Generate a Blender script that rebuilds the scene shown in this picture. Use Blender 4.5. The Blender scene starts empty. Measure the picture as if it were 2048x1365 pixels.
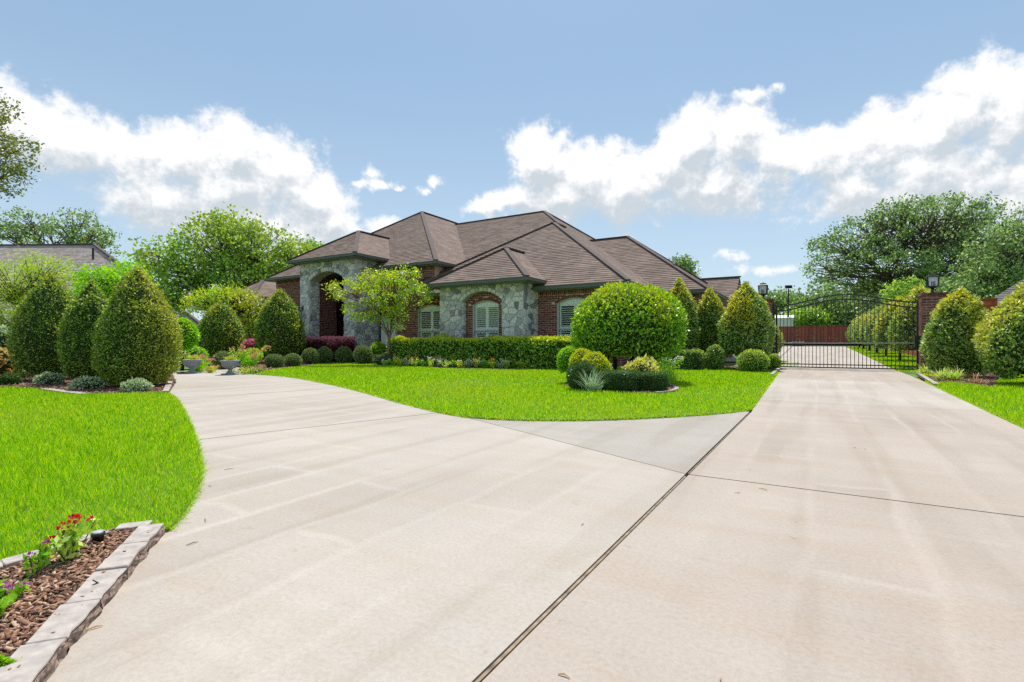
import bpy, bmesh, math, random
import numpy as np
from mathutils import Vector, Matrix
random.seed(7)
rng = np.random.default_rng(11)
SC = bpy.context.scene
COL = SC.collection
R = math.radians
# ------------------------------------------------------------------ camera
TH = R(30.9)                      # world axes follow the house; the camera is turned to the left of them
CT, ST = math.cos(TH), math.sin(TH)
F, H, HX, HY = 1030.0, 0.9, 1024.0, 687.0
cam = bpy.data.cameras.new('camera')
cam.sensor_width = 36.0
cam.lens = F / 2048 * 36
cam.shift_y = (HY - 682.5) / 2048
cam.clip_start, cam.clip_end = 0.05, 3000
camo = bpy.data.objects.new('camera', cam)
COL.objects.link(camo)
camo.location = (0, 0, H)
camo.rotation_euler = (R(90), 0, TH)
SC.camera = camo
# ------------------------------------------------------------------ world, sun, exposure
SC.view_settings.view_transform = 'Standard'
SC.view_settings.look = 'None'
SC.view_settings.gamma = 1.0
SC.view_settings.use_curve_mapping = False
SC.cycles.use_denoising = False
SC.view_settings.exposure = 0.82
SKY_STRENGTH = 0.12
SUN_EL = R(64)
sx, sy = 0.14, 0.99            # towards the sun, in the camera's own right / forward axes
SUN = Vector((sx * CT - sy * ST, sx * ST + sy * CT, 0)).normalized()
SUNV = Vector((SUN.x * math.cos(SUN_EL), SUN.y * math.cos(SUN_EL), math.sin(SUN_EL)))
world = bpy.data.worlds.new('World')
SC.world = world
world.use_nodes = True


def cloud_world():
    nt = world.node_tree
    nt.nodes.clear()
    N = lambda t: nt.nodes.new(t)
    L = nt.links.new
    out, bg, sky = N('ShaderNodeOutputWorld'), N('ShaderNodeBackground'), N('ShaderNodeTexSky')
    sky.sky_type = 'NISHITA'
    sky.sun_disc = False
    sky.sun_elevation = SUN_EL
    sky.sun_rotation = math.atan2(SUN.x, SUN.y)
    sky.air_density = 1.0
    sky.dust_density = 0.5
    sky.ozone_density = 1.6
    # group: cumulus density at a point (azimuth, elevation)
    g = bpy.data.node_groups.new('cumulus', 'ShaderNodeTree')
    g.interface.new_socket('p', in_out='INPUT', socket_type='NodeSocketVector')
    g.interface.new_socket('d', in_out='OUTPUT', socket_type='NodeSocketFloat')
    g.interface.new_socket('m', in_out='OUTPUT', socket_type='NodeSocketFloat')
    gi, go = g.nodes.new('NodeGroupInput'), g.nodes.new('NodeGroupOutput')

    def G(t, op=None, *ins):
        n = g.nodes.new(t)
        if op:
            n.operation = op
        for k, v in enumerate(ins):
            if v is None:
                continue
            if isinstance(v, (int, float)):
                n.inputs[k].default_value = v
            elif isinstance(v, tuple):
                n.inputs[k].default_value = v
            else:
                g.links.new(v, n.inputs[k])
        return n
    nz = G('ShaderNodeTexNoise')
    nz.inputs['Scale'].default_value = 9.0
    nz.inputs['Detail'].default_value = 11.0
    nz.inputs['Roughness'].default_value = 0.62
    g.links.new(gi.outputs[0], nz.inputs['Vector'])
    w0 = G('ShaderNodeVectorMath', 'SUBTRACT', nz.outputs['Color'], (0.5, 0.5, 0.5))
    w1 = G('ShaderNodeVectorMath', 'SCALE', w0.outputs[0])
    w1.inputs['Scale'].default_value = 0.085
    p = G('ShaderNodeVectorMath', 'ADD', gi.outputs[0], w1.outputs[0])
    blobs = [(50, 255, 110, 75), (150, 285, 110, 62), (260, 305, 95, 52), (370, 300, 85, 62), (480, 298, 95, 60), (560, 340, 85, 62),
             (625, 400, 85, 55), (665, 440, 50, 50), (450, 385, 190, 75), (600, 470, 150, 60), (330, 400, 150, 55), (500, 450, 160, 50), (742, 336, 36, 34, .42), (752, 362, 60, 20, .5), (715, 358, 40, 14, .45), (795, 374, 34, 13, .45),
             (876, 362, 36, 30, .42), (856, 382, 34, 18, .45), (975, 418, 45, 22), (1045, 402, 50, 26), (1085, 320, 68, 55), (1180, 345, 95, 55), (1255, 375, 80, 66),
             (1110, 395, 90, 50), (1385, 285, 90, 68), (1480, 280, 66, 56), (1330, 350, 66, 60), (1420, 385, 140, 62), (1545, 310, 66, 50),
             (1650, 315, 80, 48), (1760, 280, 90, 58), (1870, 255, 100, 62), (1955, 205, 78, 70), (2050, 215, 90, 85), (1900, 350, 200, 85),
             (1720, 370, 110, 55), (1495, 192, 80, 26, .5), (1552, 178, 44, 22, .45), (1530, 545, 110, 30, .4), (1245, 466, 44, 18, .5), (2060, 380, 130, 110),
             (1460, 520, 70, 20, .35), (770, 445, 50, 30, .6)]
    cur = None
    for bl in blobs:
        (px, py, rx, ry), wk = bl[:4], (bl[4] if len(bl) > 4 else 1.0)
        u = math.atan((px - HX) / F)
        c = math.cos(u)
        v = math.atan((HY - py) / F * c)
        ru, rv = rx / F * c * c, ry / F * c
        a = G('ShaderNodeVectorMath', 'SUBTRACT', p.outputs[0], (u, v, 0.0))
        b = G('ShaderNodeVectorMath', 'MULTIPLY', a.outputs[0], (1 / (ru * 1.22), 1 / (rv * 1.22), 0.0))
        l = G('ShaderNodeVectorMath', 'LENGTH', b.outputs[0])
        lv = l.outputs['Value'] if wk == 1.0 else G('ShaderNodeMath', 'ADD', l.outputs['Value'], 1 - wk).outputs[0]
        if cur is None:
            cur = lv
        else:
            m = G('ShaderNodeMath', 'SMOOTH_MIN', cur, lv, 0.35)
            cur = m.outputs[0]
    inv = G('ShaderNodeMath', 'SUBTRACT', 1.0, cur)
    n2 = G('ShaderNodeTexNoise')
    n2.inputs['Scale'].default_value = 17.0
    n2.inputs['Detail'].default_value = 12.0
    n2.inputs['Roughness'].default_value = 0.66
    g.links.new(gi.outputs[0], n2.inputs['Vector'])
    f1 = G('ShaderNodeMath', 'SUBTRACT', n2.outputs['Fac'], 0.5)
    f2 = G('ShaderNodeMath', 'MULTIPLY_ADD', f1.outputs[0], 1.7, inv.outputs[0])
    g.links.new(f2.outputs[0], go.inputs[0])
    f3 = G('ShaderNodeMath', 'MULTIPLY_ADD', f1.outputs[0], 1.35, inv.outputs[0])
    g.links.new(f3.outputs[0], go.inputs[1])

    # direction -> (azimuth from the house's look direction, elevation)
    tc = N('ShaderNodeTexCoord')

    def M(op, *ins):
        n = N('ShaderNodeMath')
        n.operation = op
        for k, v in enumerate(ins):
            if isinstance(v, (int, float)):
                n.inputs[k].default_value = v
            else:
                L(v, n.inputs[k])
        return n.outputs[0]
    sep = N('ShaderNodeSeparateXYZ')
    nrm = N('ShaderNodeVectorMath')
    nrm.operation = 'NORMALIZE'
    L(tc.outputs['Generated'], nrm.inputs[0])
    L(nrm.outputs[0], sep.inputs[0])
    x, y, z = sep.outputs
    dr = M('ADD', M('MULTIPLY', x, CT), M('MULTIPLY', y, ST))
    df = M('ADD', M('MULTIPLY', x, -ST), M('MULTIPLY', y, CT))
    az = M('ARCTAN2', dr, df)
    azw = M('WRAP', az, R(60), R(-60))          # the same kind of clouds go on all round
    el = M('ARCSINE', z)
    pv = N('ShaderNodeCombineXYZ')
    L(azw, pv.inputs[0])
    L(el, pv.inputs[1])
    g1 = N('ShaderNodeGroup')
    g1.node_tree = g
    L(pv.outputs[0], g1.inputs[0])
    up = N('ShaderNodeVectorMath')
    up.operation = 'ADD'
    L(pv.outputs[0], up.inputs[0])
    up.inputs[1].default_value = (0.0, 0.065, 0.0)
    g2 = N('ShaderNodeGroup')
    g2.node_tree = g
    L(up.outputs[0], g2.inputs[0])

    def MR(v, a, b, c, d):
        n = N('ShaderNodeMapRange')
        n.interpolation_type = 'SMOOTHSTEP'
        L(v, n.inputs[0])
        for k, q in enumerate((a, b, c, d)):
            n.inputs[k + 1].default_value = q
        return n.outputs[0]
    sm = N('ShaderNodeVectorMath')
    sm.operation = 'ADD'
    L(pv.outputs[0], sm.inputs[0])
    sm.inputs[1].default_value = (-0.006, 0.016, 0.0)
    g3 = N('ShaderNodeGroup')
    g3.node_tree = g
    L(sm.outputs[0], g3.inputs[0])
    thick = MR(g2.outputs[1], -0.05, 0.85, 0.0, 1.0)
    relief = M('MULTIPLY', M('SUBTRACT', g3.outputs[0], g1.outputs[0]), 1.9)
    cn = N('ShaderNodeMapRange')
    cn.interpolation_type = 'SMOOTHSTEP'
    L(g1.outputs[0], cn.inputs[0])
    cn.inputs[1].default_value = -0.06
    L(M('MULTIPLY_ADD', thick, 0.25, 0.40), cn.inputs[2])
    cn.inputs[4].default_value = 0.97
    cov = cn.outputs[0]
    ramp = N('ShaderNodeValToRGB')
    e = ramp.color_ramp.elements
    e[0].position, e[0].color = 0.0, (4.95, 4.95, 4.95, 1)
    e[1].position, e[1].color = 1.0, (2.95, 3.25, 3.5, 1)
    k = e.new(0.3)
    k.color = (4.3, 4.38, 4.48, 1)
    k = e.new(0.62)
    k.color = (3.55, 3.75, 3.92, 1)
    cl = N('ShaderNodeClamp')
    L(M('ADD', M('MULTIPLY', thick, 0.85), relief), cl.inputs[0])
    L(cl.outputs[0], ramp.inputs[0])
    # pale humid air towards the horizon
    hz = MR(el, 0.0, 0.9, 0.85, 0.72)
    mixh = N('ShaderNodeMix')
    mixh.data_type = 'RGBA'
    L(hz, mixh.inputs[0])
    L(sky.outputs[0], mixh.inputs[6])
    air = N('ShaderNodeValToRGB')
    air.color_ramp.elements[0].color = (2.7, 3.4, 3.85, 1)
    air.color_ramp.elements[1].color = (1.42, 2.15, 2.98, 1)
    L(MR(el, -0.05, 0.55, 0.0, 1.0), air.inputs[0])
    L(air.outputs[0], mixh.inputs[7])
    mix = N('ShaderNodeMix')
    mix.data_type = 'RGBA'
    L(cov, mix.inputs[0])
    L(mixh.outputs[2], mix.inputs[6])
    L(ramp.outputs[0], mix.inputs[7])
    L(mix.outputs[2], bg.inputs[0])
    bg.inputs[1].default_value = SKY_STRENGTH
    L(bg.outputs[0], out.inputs[0])


cloud_world()
sun = bpy.data.lights.new('sun', 'SUN')
sun.energy = 3.15
sun.angle = R(0.55)
sun.color = (1.0, 0.955, 0.88)
suno = bpy.data.objects.new('sun', sun)
COL.objects.link(suno)
suno.rotation_euler = SUNV.to_track_quat('Z', 'Y').to_euler()


# ------------------------------------------------------------------ helpers
def at(px, Y, z=0.0):
    """point seen in pixel column px at depth Y from the camera, height z"""
    X = (px - HX) / F * Y
    return Vector((X * CT - Y * ST, X * ST + Y * CT, z))


def gp(px, py, z=0.0):
    """point of the level ground (height z) seen at pixel px, py"""
    return at(px, F * (H - z) / (py - HY), z)


def zat(py, Y):
    return H + (HY - py) / F * Y


def gz(y):
    """ground height: level up to the gate, then rising gently"""
    return 0.0 if y < 21.5 else 0.014 * (y - 21.5)


def link(o, parent=None):
    COL.objects.link(o)
    if parent is not None:
        o.parent = parent
        if parent.type == 'EMPTY':
            o.matrix_parent_inverse = Matrix.Translation(-Vector(parent.location))
    return o


def thing(name, label, cat, loc, group=None, kind=None):
    o = bpy.data.objects.new(name, None)
    o.empty_display_size = 0.2
    COL.objects.link(o)
    o.location = loc
    tag(o, label, cat, group, kind)
    return o


def tag(o, label=None, cat=None, group=None, kind=None):
    if label:
        o['label'] = label
    if cat:
        o['category'] = cat
    if group:
        o['group'] = group
    if kind:
        o['kind'] = kind
    return o


def np_mesh(name, V, Q, mat, smooth=False, attr=None):
    """V (n,3) float, Q (m,3|4) int"""
    V = np.asarray(V, dtype=np.float32)
    Q = np.asarray(Q, dtype=np.int32)
    k = Q.shape[1]
    me = bpy.data.meshes.new(name)
    me.vertices.add(len(V))
    me.vertices.foreach_set('co', V.ravel())
    me.loops.add(Q.size)
    me.loops.foreach_set('vertex_index', Q.ravel())
    me.polygons.add(len(Q))
    me.polygons.foreach_set('loop_start', np.arange(0, Q.size, k, dtype=np.int32))
    me.polygons.foreach_set('loop_total', np.full(len(Q), k, dtype=np.int32))
    if smooth:
        me.polygons.foreach_set('use_smooth', np.ones(len(Q), dtype=bool))
    if attr is not None:
        for an, av in attr.items():
            a = me.attributes.new(an, 'FLOAT', 'FACE')
            a.data.foreach_set('value', np.asarray(av, dtype=np.float32))
    me.update()
    me.validate()
    me.materials.append(mat)
    return me


def np_obj(name, V, Q, mat, parent=None, smooth=False, attr=None):
    return link(bpy.data.objects.new(name, np_mesh(name, V, Q, mat, smooth, attr)), parent)


class MB:
    """collects faces in world coordinates and links them as one mesh object"""

    def __init__(s):
        s.v, s.f = [], []

    def quad(s, *pts):
        n = len(s.v)
        s.v += [tuple(p) for p in pts]
        s.f.append(tuple(range(n, n + len(pts))))
        return s

    def box(s, a, b):
        x0, x1 = sorted((a[0], b[0]))
        y0, y1 = sorted((a[1], b[1]))
        z0, z1 = sorted((a[2], b[2]))
        n = len(s.v)
        s.v += [(x0, y0, z0), (x1, y0, z0), (x1, y1, z0), (x0, y1, z0), (x0, y0, z1), (x1, y0, z1), (x1, y1, z1), (x0, y1, z1)]
        s.f += [tuple(n + i for i in q) for q in ((0, 3, 2, 1), (4, 5, 6, 7), (0, 1, 5, 4), (1, 2, 6, 5), (2, 3, 7, 6), (3, 0, 4, 7))]
        return s

    def bar(s, p, q, w, h, up=(0, 0, 1)):
        p, q = Vector(p), Vector(q)
        d = (q - p).normalized()
        sd = d.cross(Vector(up))
        if sd.length < 1e-4:
            sd = d.cross(Vector((1, 0, 0)))
        sd = sd.normalized() * (w / 2)
        u2 = sd.cross(d).normalized() * (h / 2)
        n = len(s.v)
        for c in (p, q):
            for a, b in ((-1, -1), (1, -1), (1, 1), (-1, 1)):
                s.v.append(tuple(c + sd * a + u2 * b))
        s.f += [tuple(n + i for i in t) for t in ((3, 2, 1, 0), (4, 5, 6, 7), (0, 1, 5, 4), (1, 2, 6, 5), (2, 3, 7, 6), (3, 0, 4, 7))]
        return s

    def tube(s, pts, rad, k=6, cap=True):
        pts = [Vector(p) for p in pts]
        if not hasattr(rad, '__len__'):
            rad = [rad] * len(pts)
        n = len(s.v)
        for i, p in enumerate(pts):
            a = pts[max(i - 1, 0)]
            b = pts[min(i + 1, len(pts) - 1)]
            d = (b - a).normalized()
            e = d.cross(Vector((0.31, 0.52, 0.8)))
            e = e.normalized() if e.length > 1e-4 else Vector((1, 0, 0))
            f = d.cross(e)
            for j in range(k):
                t = 2 * math.pi * j / k
                s.v.append(tuple(p + (e * math.cos(t) + f * math.sin(t)) * rad[i]))
        for i in range(len(pts) - 1):
            for j in range(k):
                a, b = n + i * k + j, n + i * k + (j + 1) % k
                s.f.append((a, b, b + k, a + k))
        if cap:
            s.f.append(tuple(n + j for j in reversed(range(k))))
            s.f.append(tuple(n + (len(pts) - 1) * k + j for j in range(k)))
        return s

    def lathe(s, prof, c, k=24, ph=0.0):
        n = len(s.v)
        for (r, z) in prof:
            for j in range(k):
                t = 2 * math.pi * j / k + ph
                s.v.append((c[0] + r * math.cos(t), c[1] + r * math.sin(t), c[2] + z))
        for i in range(len(prof) - 1):
            for j in range(k):
                a, b = n + i * k + j, n + i * k + (j + 1) % k
                s.f.append((a, b, b + k, a + k))
        return s

    def prism(s, poly, z0, z1):
        """upright prism over a polygon (list of x, y)"""
        n = len(s.v)
        m = len(poly)
        s.v += [(p[0], p[1], z1) for p in poly] + [(p[0], p[1], z0) for p in poly]
        s.f.append(tuple(range(n, n + m)))
        s.f.append(tuple(reversed(range(n + m, n + 2 * m))))
        for i in range(m):
            j = (i + 1) % m
            s.f.append((n + j, n + i, n + m + i, n + m + j))
        return s

    def build(s, name, mat, parent=None, smooth=False, bevel=0):
        me = bpy.data.meshes.new(name)
        me.from_pydata(s.v, [], s.f)
        me.update()
        bm = bmesh.new()
        bm.from_mesh(me)
        bmesh.ops.recalc_face_normals(bm, faces=bm.faces)
        if bevel:
            bmesh.ops.bevel(bm, geom=bm.edges[:], offset=bevel, segments=1, affect='EDGES')
        if smooth:
            for f in bm.faces:
                f.smooth = True
        bm.to_mesh(me)
        bm.free()
        me.materials.append(mat)
        return link(bpy.data.objects.new(name, me), parent)


# ------------------------------------------------------------------ materials
def new_mat(name):
    m = bpy.data.materials.new(name)
    m.use_nodes = True
    nt = m.node_tree
    nt.nodes.clear()
    out = nt.nodes.new('ShaderNodeOutputMaterial')
    b = nt.nodes.new('ShaderNodeBsdfPrincipled')
    nt.links.new(b.outputs[0], out.inputs[0])
    return m, nt, b, out


def node(nt, t, **kw):
    n = nt.nodes.new(t)
    for k, v in kw.items():
        n.inputs[k].default_value = v
    return n


def ramp(nt, fac, stops):
    r = nt.nodes.new('ShaderNodeValToRGB')
    e = r.color_ramp.elements
    while len(e) < len(stops):
        e.new(0.5)
    for k, (p, c) in enumerate(stops):
        e[k].position = p
        e[k].color = (*c, 1)
    nt.links.new(fac, r.inputs[0])
    return r.outputs[0]


def mixc(nt, fac, a, b, mode='MIX'):
    m = nt.nodes.new('ShaderNodeMix')
    m.data_type = 'RGBA'
    m.blend_type = mode
    for k, v in ((0, fac), (6, a), (7, b)):
        if isinstance(v, (int, float)):
            m.inputs[k].default_value = v
        elif isinstance(v, tuple):
            m.inputs[k].default_value = (*v, 1)
        else:
            nt.links.new(v, m.inputs[k])
    return m.outputs[2]


def noise(nt, scale, detail=4, rough=0.55, vec=None, obj=True):
    n = node(nt, 'ShaderNodeTexNoise', Scale=scale, Detail=detail, Roughness=rough)
    if vec is None:
        tc = nt.nodes.new('ShaderNodeTexCoord')
        vec = tc.outputs['Object']
    nt.links.new(vec, n.inputs['Vector'])
    return n.outputs['Fac']


def bump(nt, bsdf, h, strength=0.3, dist=0.01):
    b = node(nt, 'ShaderNodeBump', Strength=strength, Distance=dist)
    nt.links.new(h, b.inputs['Height'])
    nt.links.new(b.outputs[0], bsdf.inputs['Normal'])


def rnd(nt):
    """a value per loose piece, different between objects too"""
    g = nt.nodes.new('ShaderNodeNewGeometry')
    o = nt.nodes.new('ShaderNodeObjectInfo')
    a = nt.nodes.new('ShaderNodeMath')
    a.operation = 'ADD'
    nt.links.new(g.outputs['Random Per Island'], a.inputs[0])
    nt.links.new(o.outputs['Random'], a.inputs[1])
    f = nt.nodes.new('ShaderNodeMath')
    f.operation = 'FRACT'
    nt.links.new(a.outputs[0], f.inputs[0])
    return f.outputs[0]


def leaf_mat(name, cols, young=(0.4, 0.36, 0.03), trans=0.35, rough=0.42, spec=0.35):
    m, nt, b, out = new_mat(name)
    k_ = 1.0 if 'petal' in name else (2.35 if 'grass' in name else 2.6)
    cols = [tuple(min(.72, v * k_) for v in q) for q in cols]
    r = rnd(nt)
    c = ramp(nt, r, [(i / max(1, len(cols) - 1), q) for i, q in enumerate(cols)])
    at_ = nt.nodes.new('ShaderNodeAttribute')
    at_.attribute_name = 'young'  # new growth tint; also carries the painted sunlit flank of the largest cone
    c2 = mixc(nt, at_.outputs['Fac'], c, young)
    nt.links.new(c2, b.inputs['Base Color'])
    b.inputs['Roughness'].default_value = rough
    b.inputs['Specular IOR Level'].default_value = spec
    tr = nt.nodes.new('ShaderNodeBsdfTranslucent')
    hs = node(nt, 'ShaderNodeHueSaturation', Saturation=1.08, Value=1.25, Hue=0.49)
    nt.links.new(c2, hs.inputs['Color'])
    nt.links.new(hs.outputs[0], tr.inputs['Color'])
    mx = nt.nodes.new('ShaderNodeMixShader')
    mx.inputs[0].default_value = trans
    nt.links.new(b.outputs[0], mx.inputs[1])
    nt.links.new(tr.outputs[0], mx.inputs[2])
    nt.links.new(mx.outputs[0], out.inputs[0])
    return m


def plain(name, col, rough=0.6, metal=0.0, var=0.12, scale=30, spec=0.4, bmp=0.0):
    m, nt, b, out = new_mat(name)
    n = noise(nt, scale)
    d = tuple(c * (1 - var) for c in col)
    l = tuple(min(1, c * (1 + var)) for c in col)
    nt.links.new(ramp(nt, n, [(0.3, d), (0.7, l)]), b.inputs['Base Color'])
    b.inputs['Roughness'].default_value = rough
    b.inputs['Metallic'].default_value = metal
    b.inputs['Specular IOR Level'].default_value = spec
    if bmp:
        bump(nt, b, noise(nt, scale * 2), bmp, 0.005)
    return m


def piece_mat(name, cols, rough=0.8, nscale=14, namt=0.35, bmp=0.5, bd=0.006):
    """one colour per piece, with grain"""
    m, nt, b, out = new_mat(name)
    c = ramp(nt, rnd(nt), cols)
    n = noise(nt, nscale, 6, 0.65)
    g = ramp(nt, n, [(0.25, (1 - namt,) * 3), (0.75, (1 + namt * 0.6,) * 3)])
    nt.links.new(mixc(nt, 1.0, c, g, 'MULTIPLY'), b.inputs['Base Color'])
    b.inputs['Roughness'].default_value = rough
    b.inputs['Specular IOR Level'].default_value = 0.25
    if bmp:
        bump(nt, b, n, bmp, bd)
    return m


def concrete_mat(name, base, warm=0.0):
    m, nt, b, out = new_mat(name)
    tc = nt.nodes.new('ShaderNodeTexCoord')
    mp = nt.nodes.new('ShaderNodeMapping')
    mp.inputs['Scale'].default_value = (0.35, 1.6, 1.0)
    nt.links.new(tc.outputs['Object'], mp.inputs[0])
    big = noise(nt, 0.55, 5, 0.6)
    str_ = noise(nt, 2.2, 6, 0.7, mp.outputs[0])
    mp2 = nt.nodes.new('ShaderNodeMapping')
    mp2.inputs['Scale'].default_value = (2.6, 0.22, 1.0)
    nt.links.new(tc.outputs['Object'], mp2.inputs[0])
    wash = noise(nt, 1.2, 2, 0.4, mp2.outputs[0])
    fine = noise(nt, 55, 5, 0.7)
    grit = noise(nt, 260, 2, 0.6)
    d = tuple(c * 0.90 for c in base)
    l = tuple(c * 1.10 for c in base)
    c1 = ramp(nt, big, [(0.3, d), (0.55, base), (0.75, l)])
    tan = (base[0] * 0.93, base[1] * 0.83, base[2] * 0.72)
    c2 = mixc(nt, ramp(nt, str_, [(0.42, (0, 0, 0)), (0.75, (0.6, 0.6, 0.6))]), c1, tan)
    c3 = mixc(nt, 1.0, c2, ramp(nt, wash, [(0.40, (0.94, 0.93, 0.915)), (0.45, (1.0, 1.0, 1.0)), (0.60, (1.03, 1.03, 1.03))]), 'MULTIPLY')
    mp3 = nt.nodes.new('ShaderNodeMapping')
    mp3.inputs['Rotation'].default_value = (0, 0, R(90))
    nt.links.new(tc.outputs['Object'], mp3.inputs[0])
    wob = node(nt, 'ShaderNodeTexNoise', Scale=1.5, Detail=2.0)
    nt.links.new(tc.outputs['Object'], wob.inputs['Vector'])
    wv = nt.nodes.new('ShaderNodeVectorMath')
    wv.operation = 'MULTIPLY_ADD'
    nt.links.new(wob.outputs['Color'], wv.inputs[0])
    wv.inputs[1].default_value = (0.22, 0.12, 0)
    nt.links.new(mp3.outputs[0], wv.inputs[2])
    bt_ = nt.nodes.new('ShaderNodeTexBrick')
    for k, v in (('Scale', 1.0), ('Brick Width', 1.5), ('Row Height', 0.42), ('Mortar Size', 0.05), ('Mortar Smooth', 1.0)):
        bt_.inputs[k].default_value = v
    bt_.inputs['Color1'].default_value = (0.865, 0.845, 0.825, 1)
    bt_.inputs['Color2'].default_value = (0.965, 0.96, 0.95, 1)
    bt_.inputs['Mortar'].default_value = (1.04, 1.04, 1.04, 1)
    nt.links.new(wv.outputs[0], bt_.inputs['Vector'])
    patch = noise(nt, 0.38, 3, 0.5)
    c3 = mixc(nt, ramp(nt, patch, [(0.42, (0, 0, 0)), (0.62, (0.85, 0.85, 0.85))]), c3, mixc(nt, 1.0, c3, bt_.outputs['Color'], 'MULTIPLY'))
    spots = noise(nt, 6.5, 5, 0.75)
    c3 = mixc(nt, 1.0, c3, ramp(nt, spots, [(0.27, (0.80, 0.77, 0.73)), (0.38, (1, 1, 1))]), 'MULTIPLY')
    c4 = mixc(nt, 1.0, c3, ramp(nt, fine, [(0.3, (0.88, 0.87, 0.86)), (0.6, (1.03, 1.03, 1.03))]), 'MULTIPLY')
    c5 = mixc(nt, 1.0, c4, ramp(nt, grit, [(0.28, (0.78, 0.76, 0.74)), (0.42, (1.0, 1.0, 1.0))]), 'MULTIPLY')
    nt.links.new(c5, b.inputs['Base Color'])
    b.inputs['Roughness'].default_value = 0.85
    b.inputs['Specular IOR Level'].default_value = 0.2
    bump(nt, b, fine, 0.25, 0.004)
    return m


M = {}
M['conc'] = concrete_mat('concrete_warm', (0.405, 0.353, 0.305))
M['conc2'] = concrete_mat('concrete_pale', (0.43, 0.39, 0.345))
M['conc3'] = concrete_mat('concrete_grey', (0.362, 0.336, 0.300))
M['soil'] = plain('soil', (0.05, 0.037, 0.026), 0.95, var=0.5, scale=25)
M['gap'] = plain('joint_dirt', (0.075, 0.058, 0.042), 0.95, var=0.5, scale=40)
M['jwood'] = plain('joint_wood', (0.26, 0.19, 0.12), 0.9, var=0.5, scale=18)
M['lawn'] = plain('lawn_soil', (0.10, 0.18, 0.006), 0.9, var=0.45, scale=20)
M['turf'] = plain('turf', (0.09, 0.17, 0.02), 0.9, var=0.5, scale=3.0)
M['grass'] = leaf_mat('grass_blade', [(0.030, 0.105, 0.002), (0.09, 0.225, 0.003), (0.17, 0.33, 0.006), (0.30, 0.42, 0.03)], (0.52, 0.58, 0.09), 0.45, 0.6, 0.10)
M['mulch'] = plain('mulch_base', (0.11, 0.06, 0.04), 0.95, var=0.6, scale=35, bmp=0.6)
M['chip'] = piece_mat('mulch_chip', [(0.0, (0.08, 0.04, 0.026)), (0.4, (0.23, 0.115, 0.07)), (0.75, (0.38, 0.215, 0.14)), (1.0, (0.54, 0.39, 0.28))], 0.9, 40, 0.4, 0.3)
M['brick'] = piece_mat('brick', [(0.0, (0.14, 0.046, 0.038)), (0.35, (0.21, 0.068, 0.052)), (0.7, (0.27, 0.092, 0.07)), (1.0, (0.34, 0.135, 0.10))], 0.85, 60, 0.35, 0.4)
M['pbrick'] = piece_mat('pillar_brick', [(0.0, (0.12, 0.045, 0.04)), (0.5, (0.19, 0.068, 0.056)), (1.0, (0.27, 0.105, 0.085))], 0.85, 60, 0.35, 0.4)
M['mortar'] = plain('mortar', (0.62, 0.50, 0.43), 0.95, var=0.2, scale=40)
M['stone'] = piece_mat('fieldstone', [(0.0, (0.24, 0.225, 0.24)), (0.12, (0.46, 0.455, 0.47)), (0.4, (0.68, 0.67, 0.66)), (0.75, (0.78, 0.76, 0.70)), (0.92, (0.86, 0.84, 0.77)), (1.0, (0.34, 0.28, 0.27))], 0.85, 11, 0.4, 0.8, 0.012)
M['smortar'] = plain('stone_mortar', (0.52, 0.50, 0.47), 0.95, var=0.2, scale=30, bmp=0.4)
M['shingle'] = piece_mat('shingle', [(0.0, (0.182, 0.130, 0.107)), (0.5, (0.222, 0.160, 0.132)), (1.0, (0.268, 0.197, 0.162))], 0.9, 1.2, 0.22, 0.25)
M['ridge'] = plain('ridge_cap', (0.10, 0.074, 0.067), 0.9, var=0.3, scale=8)
M['deck'] = plain('roof_deck', (0.05, 0.04, 0.037), 0.95)
M['nshingle'] = piece_mat('neighbour_shingle', [(0.0, (0.36, 0.285, 0.26)), (0.5, (0.43, 0.35, 0.32)), (1.0, (0.50, 0.41, 0.375))], 0.9, 2.2, 0.25, 0.2)
M['gshingle'] = piece_mat('grey_shingle', [(0.0, (0.14, 0.125, 0.13)), (1.0, (0.22, 0.20, 0.21))], 0.9, 2.2, 0.25, 0.2)
M['gutter'] = plain('gutter_paint', (0.11, 0.13, 0.11), 0.45, var=0.08)
M['soffit'] = plain('soffit_paint', (0.20, 0.225, 0.20), 0.6, var=0.06)
M['wframe'] = plain('window_frame', (0.44, 0.48, 0.47), 0.4, var=0.05)
M['shutter'] = plain('shutter_paint', (0.82, 0.86, 0.80), 0.45, var=0.04)
M['white'] = plain('white_paint', (0.75, 0.75, 0.72), 0.5, var=0.04)
M['iron'] = plain('black_iron', (0.012, 0.012, 0.013), 0.35, var=0.3, spec=0.5)
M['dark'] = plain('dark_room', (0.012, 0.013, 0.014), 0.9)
M['door'] = plain('dark_door', (0.035, 0.022, 0.018), 0.5, var=0.3)
M['fence'] = piece_mat('red_fence', [(0.0, (0.24, 0.058, 0.040)), (0.5, (0.31, 0.080, 0.055)), (1.0, (0.37, 0.105, 0.075))], 0.8, 9, 0.25, 0.3)
M['ofence'] = piece_mat('orange_fence', [(0.0, (0.34, 0.075, 0.028)), (0.5, (0.43, 0.105, 0.04)), (1.0, (0.50, 0.14, 0.06))], 0.7, 9, 0.25, 0.3)
M['bark'] = plain('bark', (0.13, 0.10, 0.075), 0.95, var=0.45, scale=14, bmp=0.6)
M['bark2'] = plain('smooth_bark', (0.24, 0.15, 0.105), 0.8, var=0.35, scale=9, bmp=0.3)
M['bark3'] = plain('dark_bark', (0.05, 0.038, 0.03), 0.95, var=0.4, scale=14)
M['urn'] = plain('grey_cast_stone', (0.27, 0.29, 0.31), 0.75, var=0.15, scale=25, bmp=0.2)
M['edge'] = plain('edging_top', (0.385, 0.34, 0.305), 0.9, var=0.22, scale=22, bmp=0.3)
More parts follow.
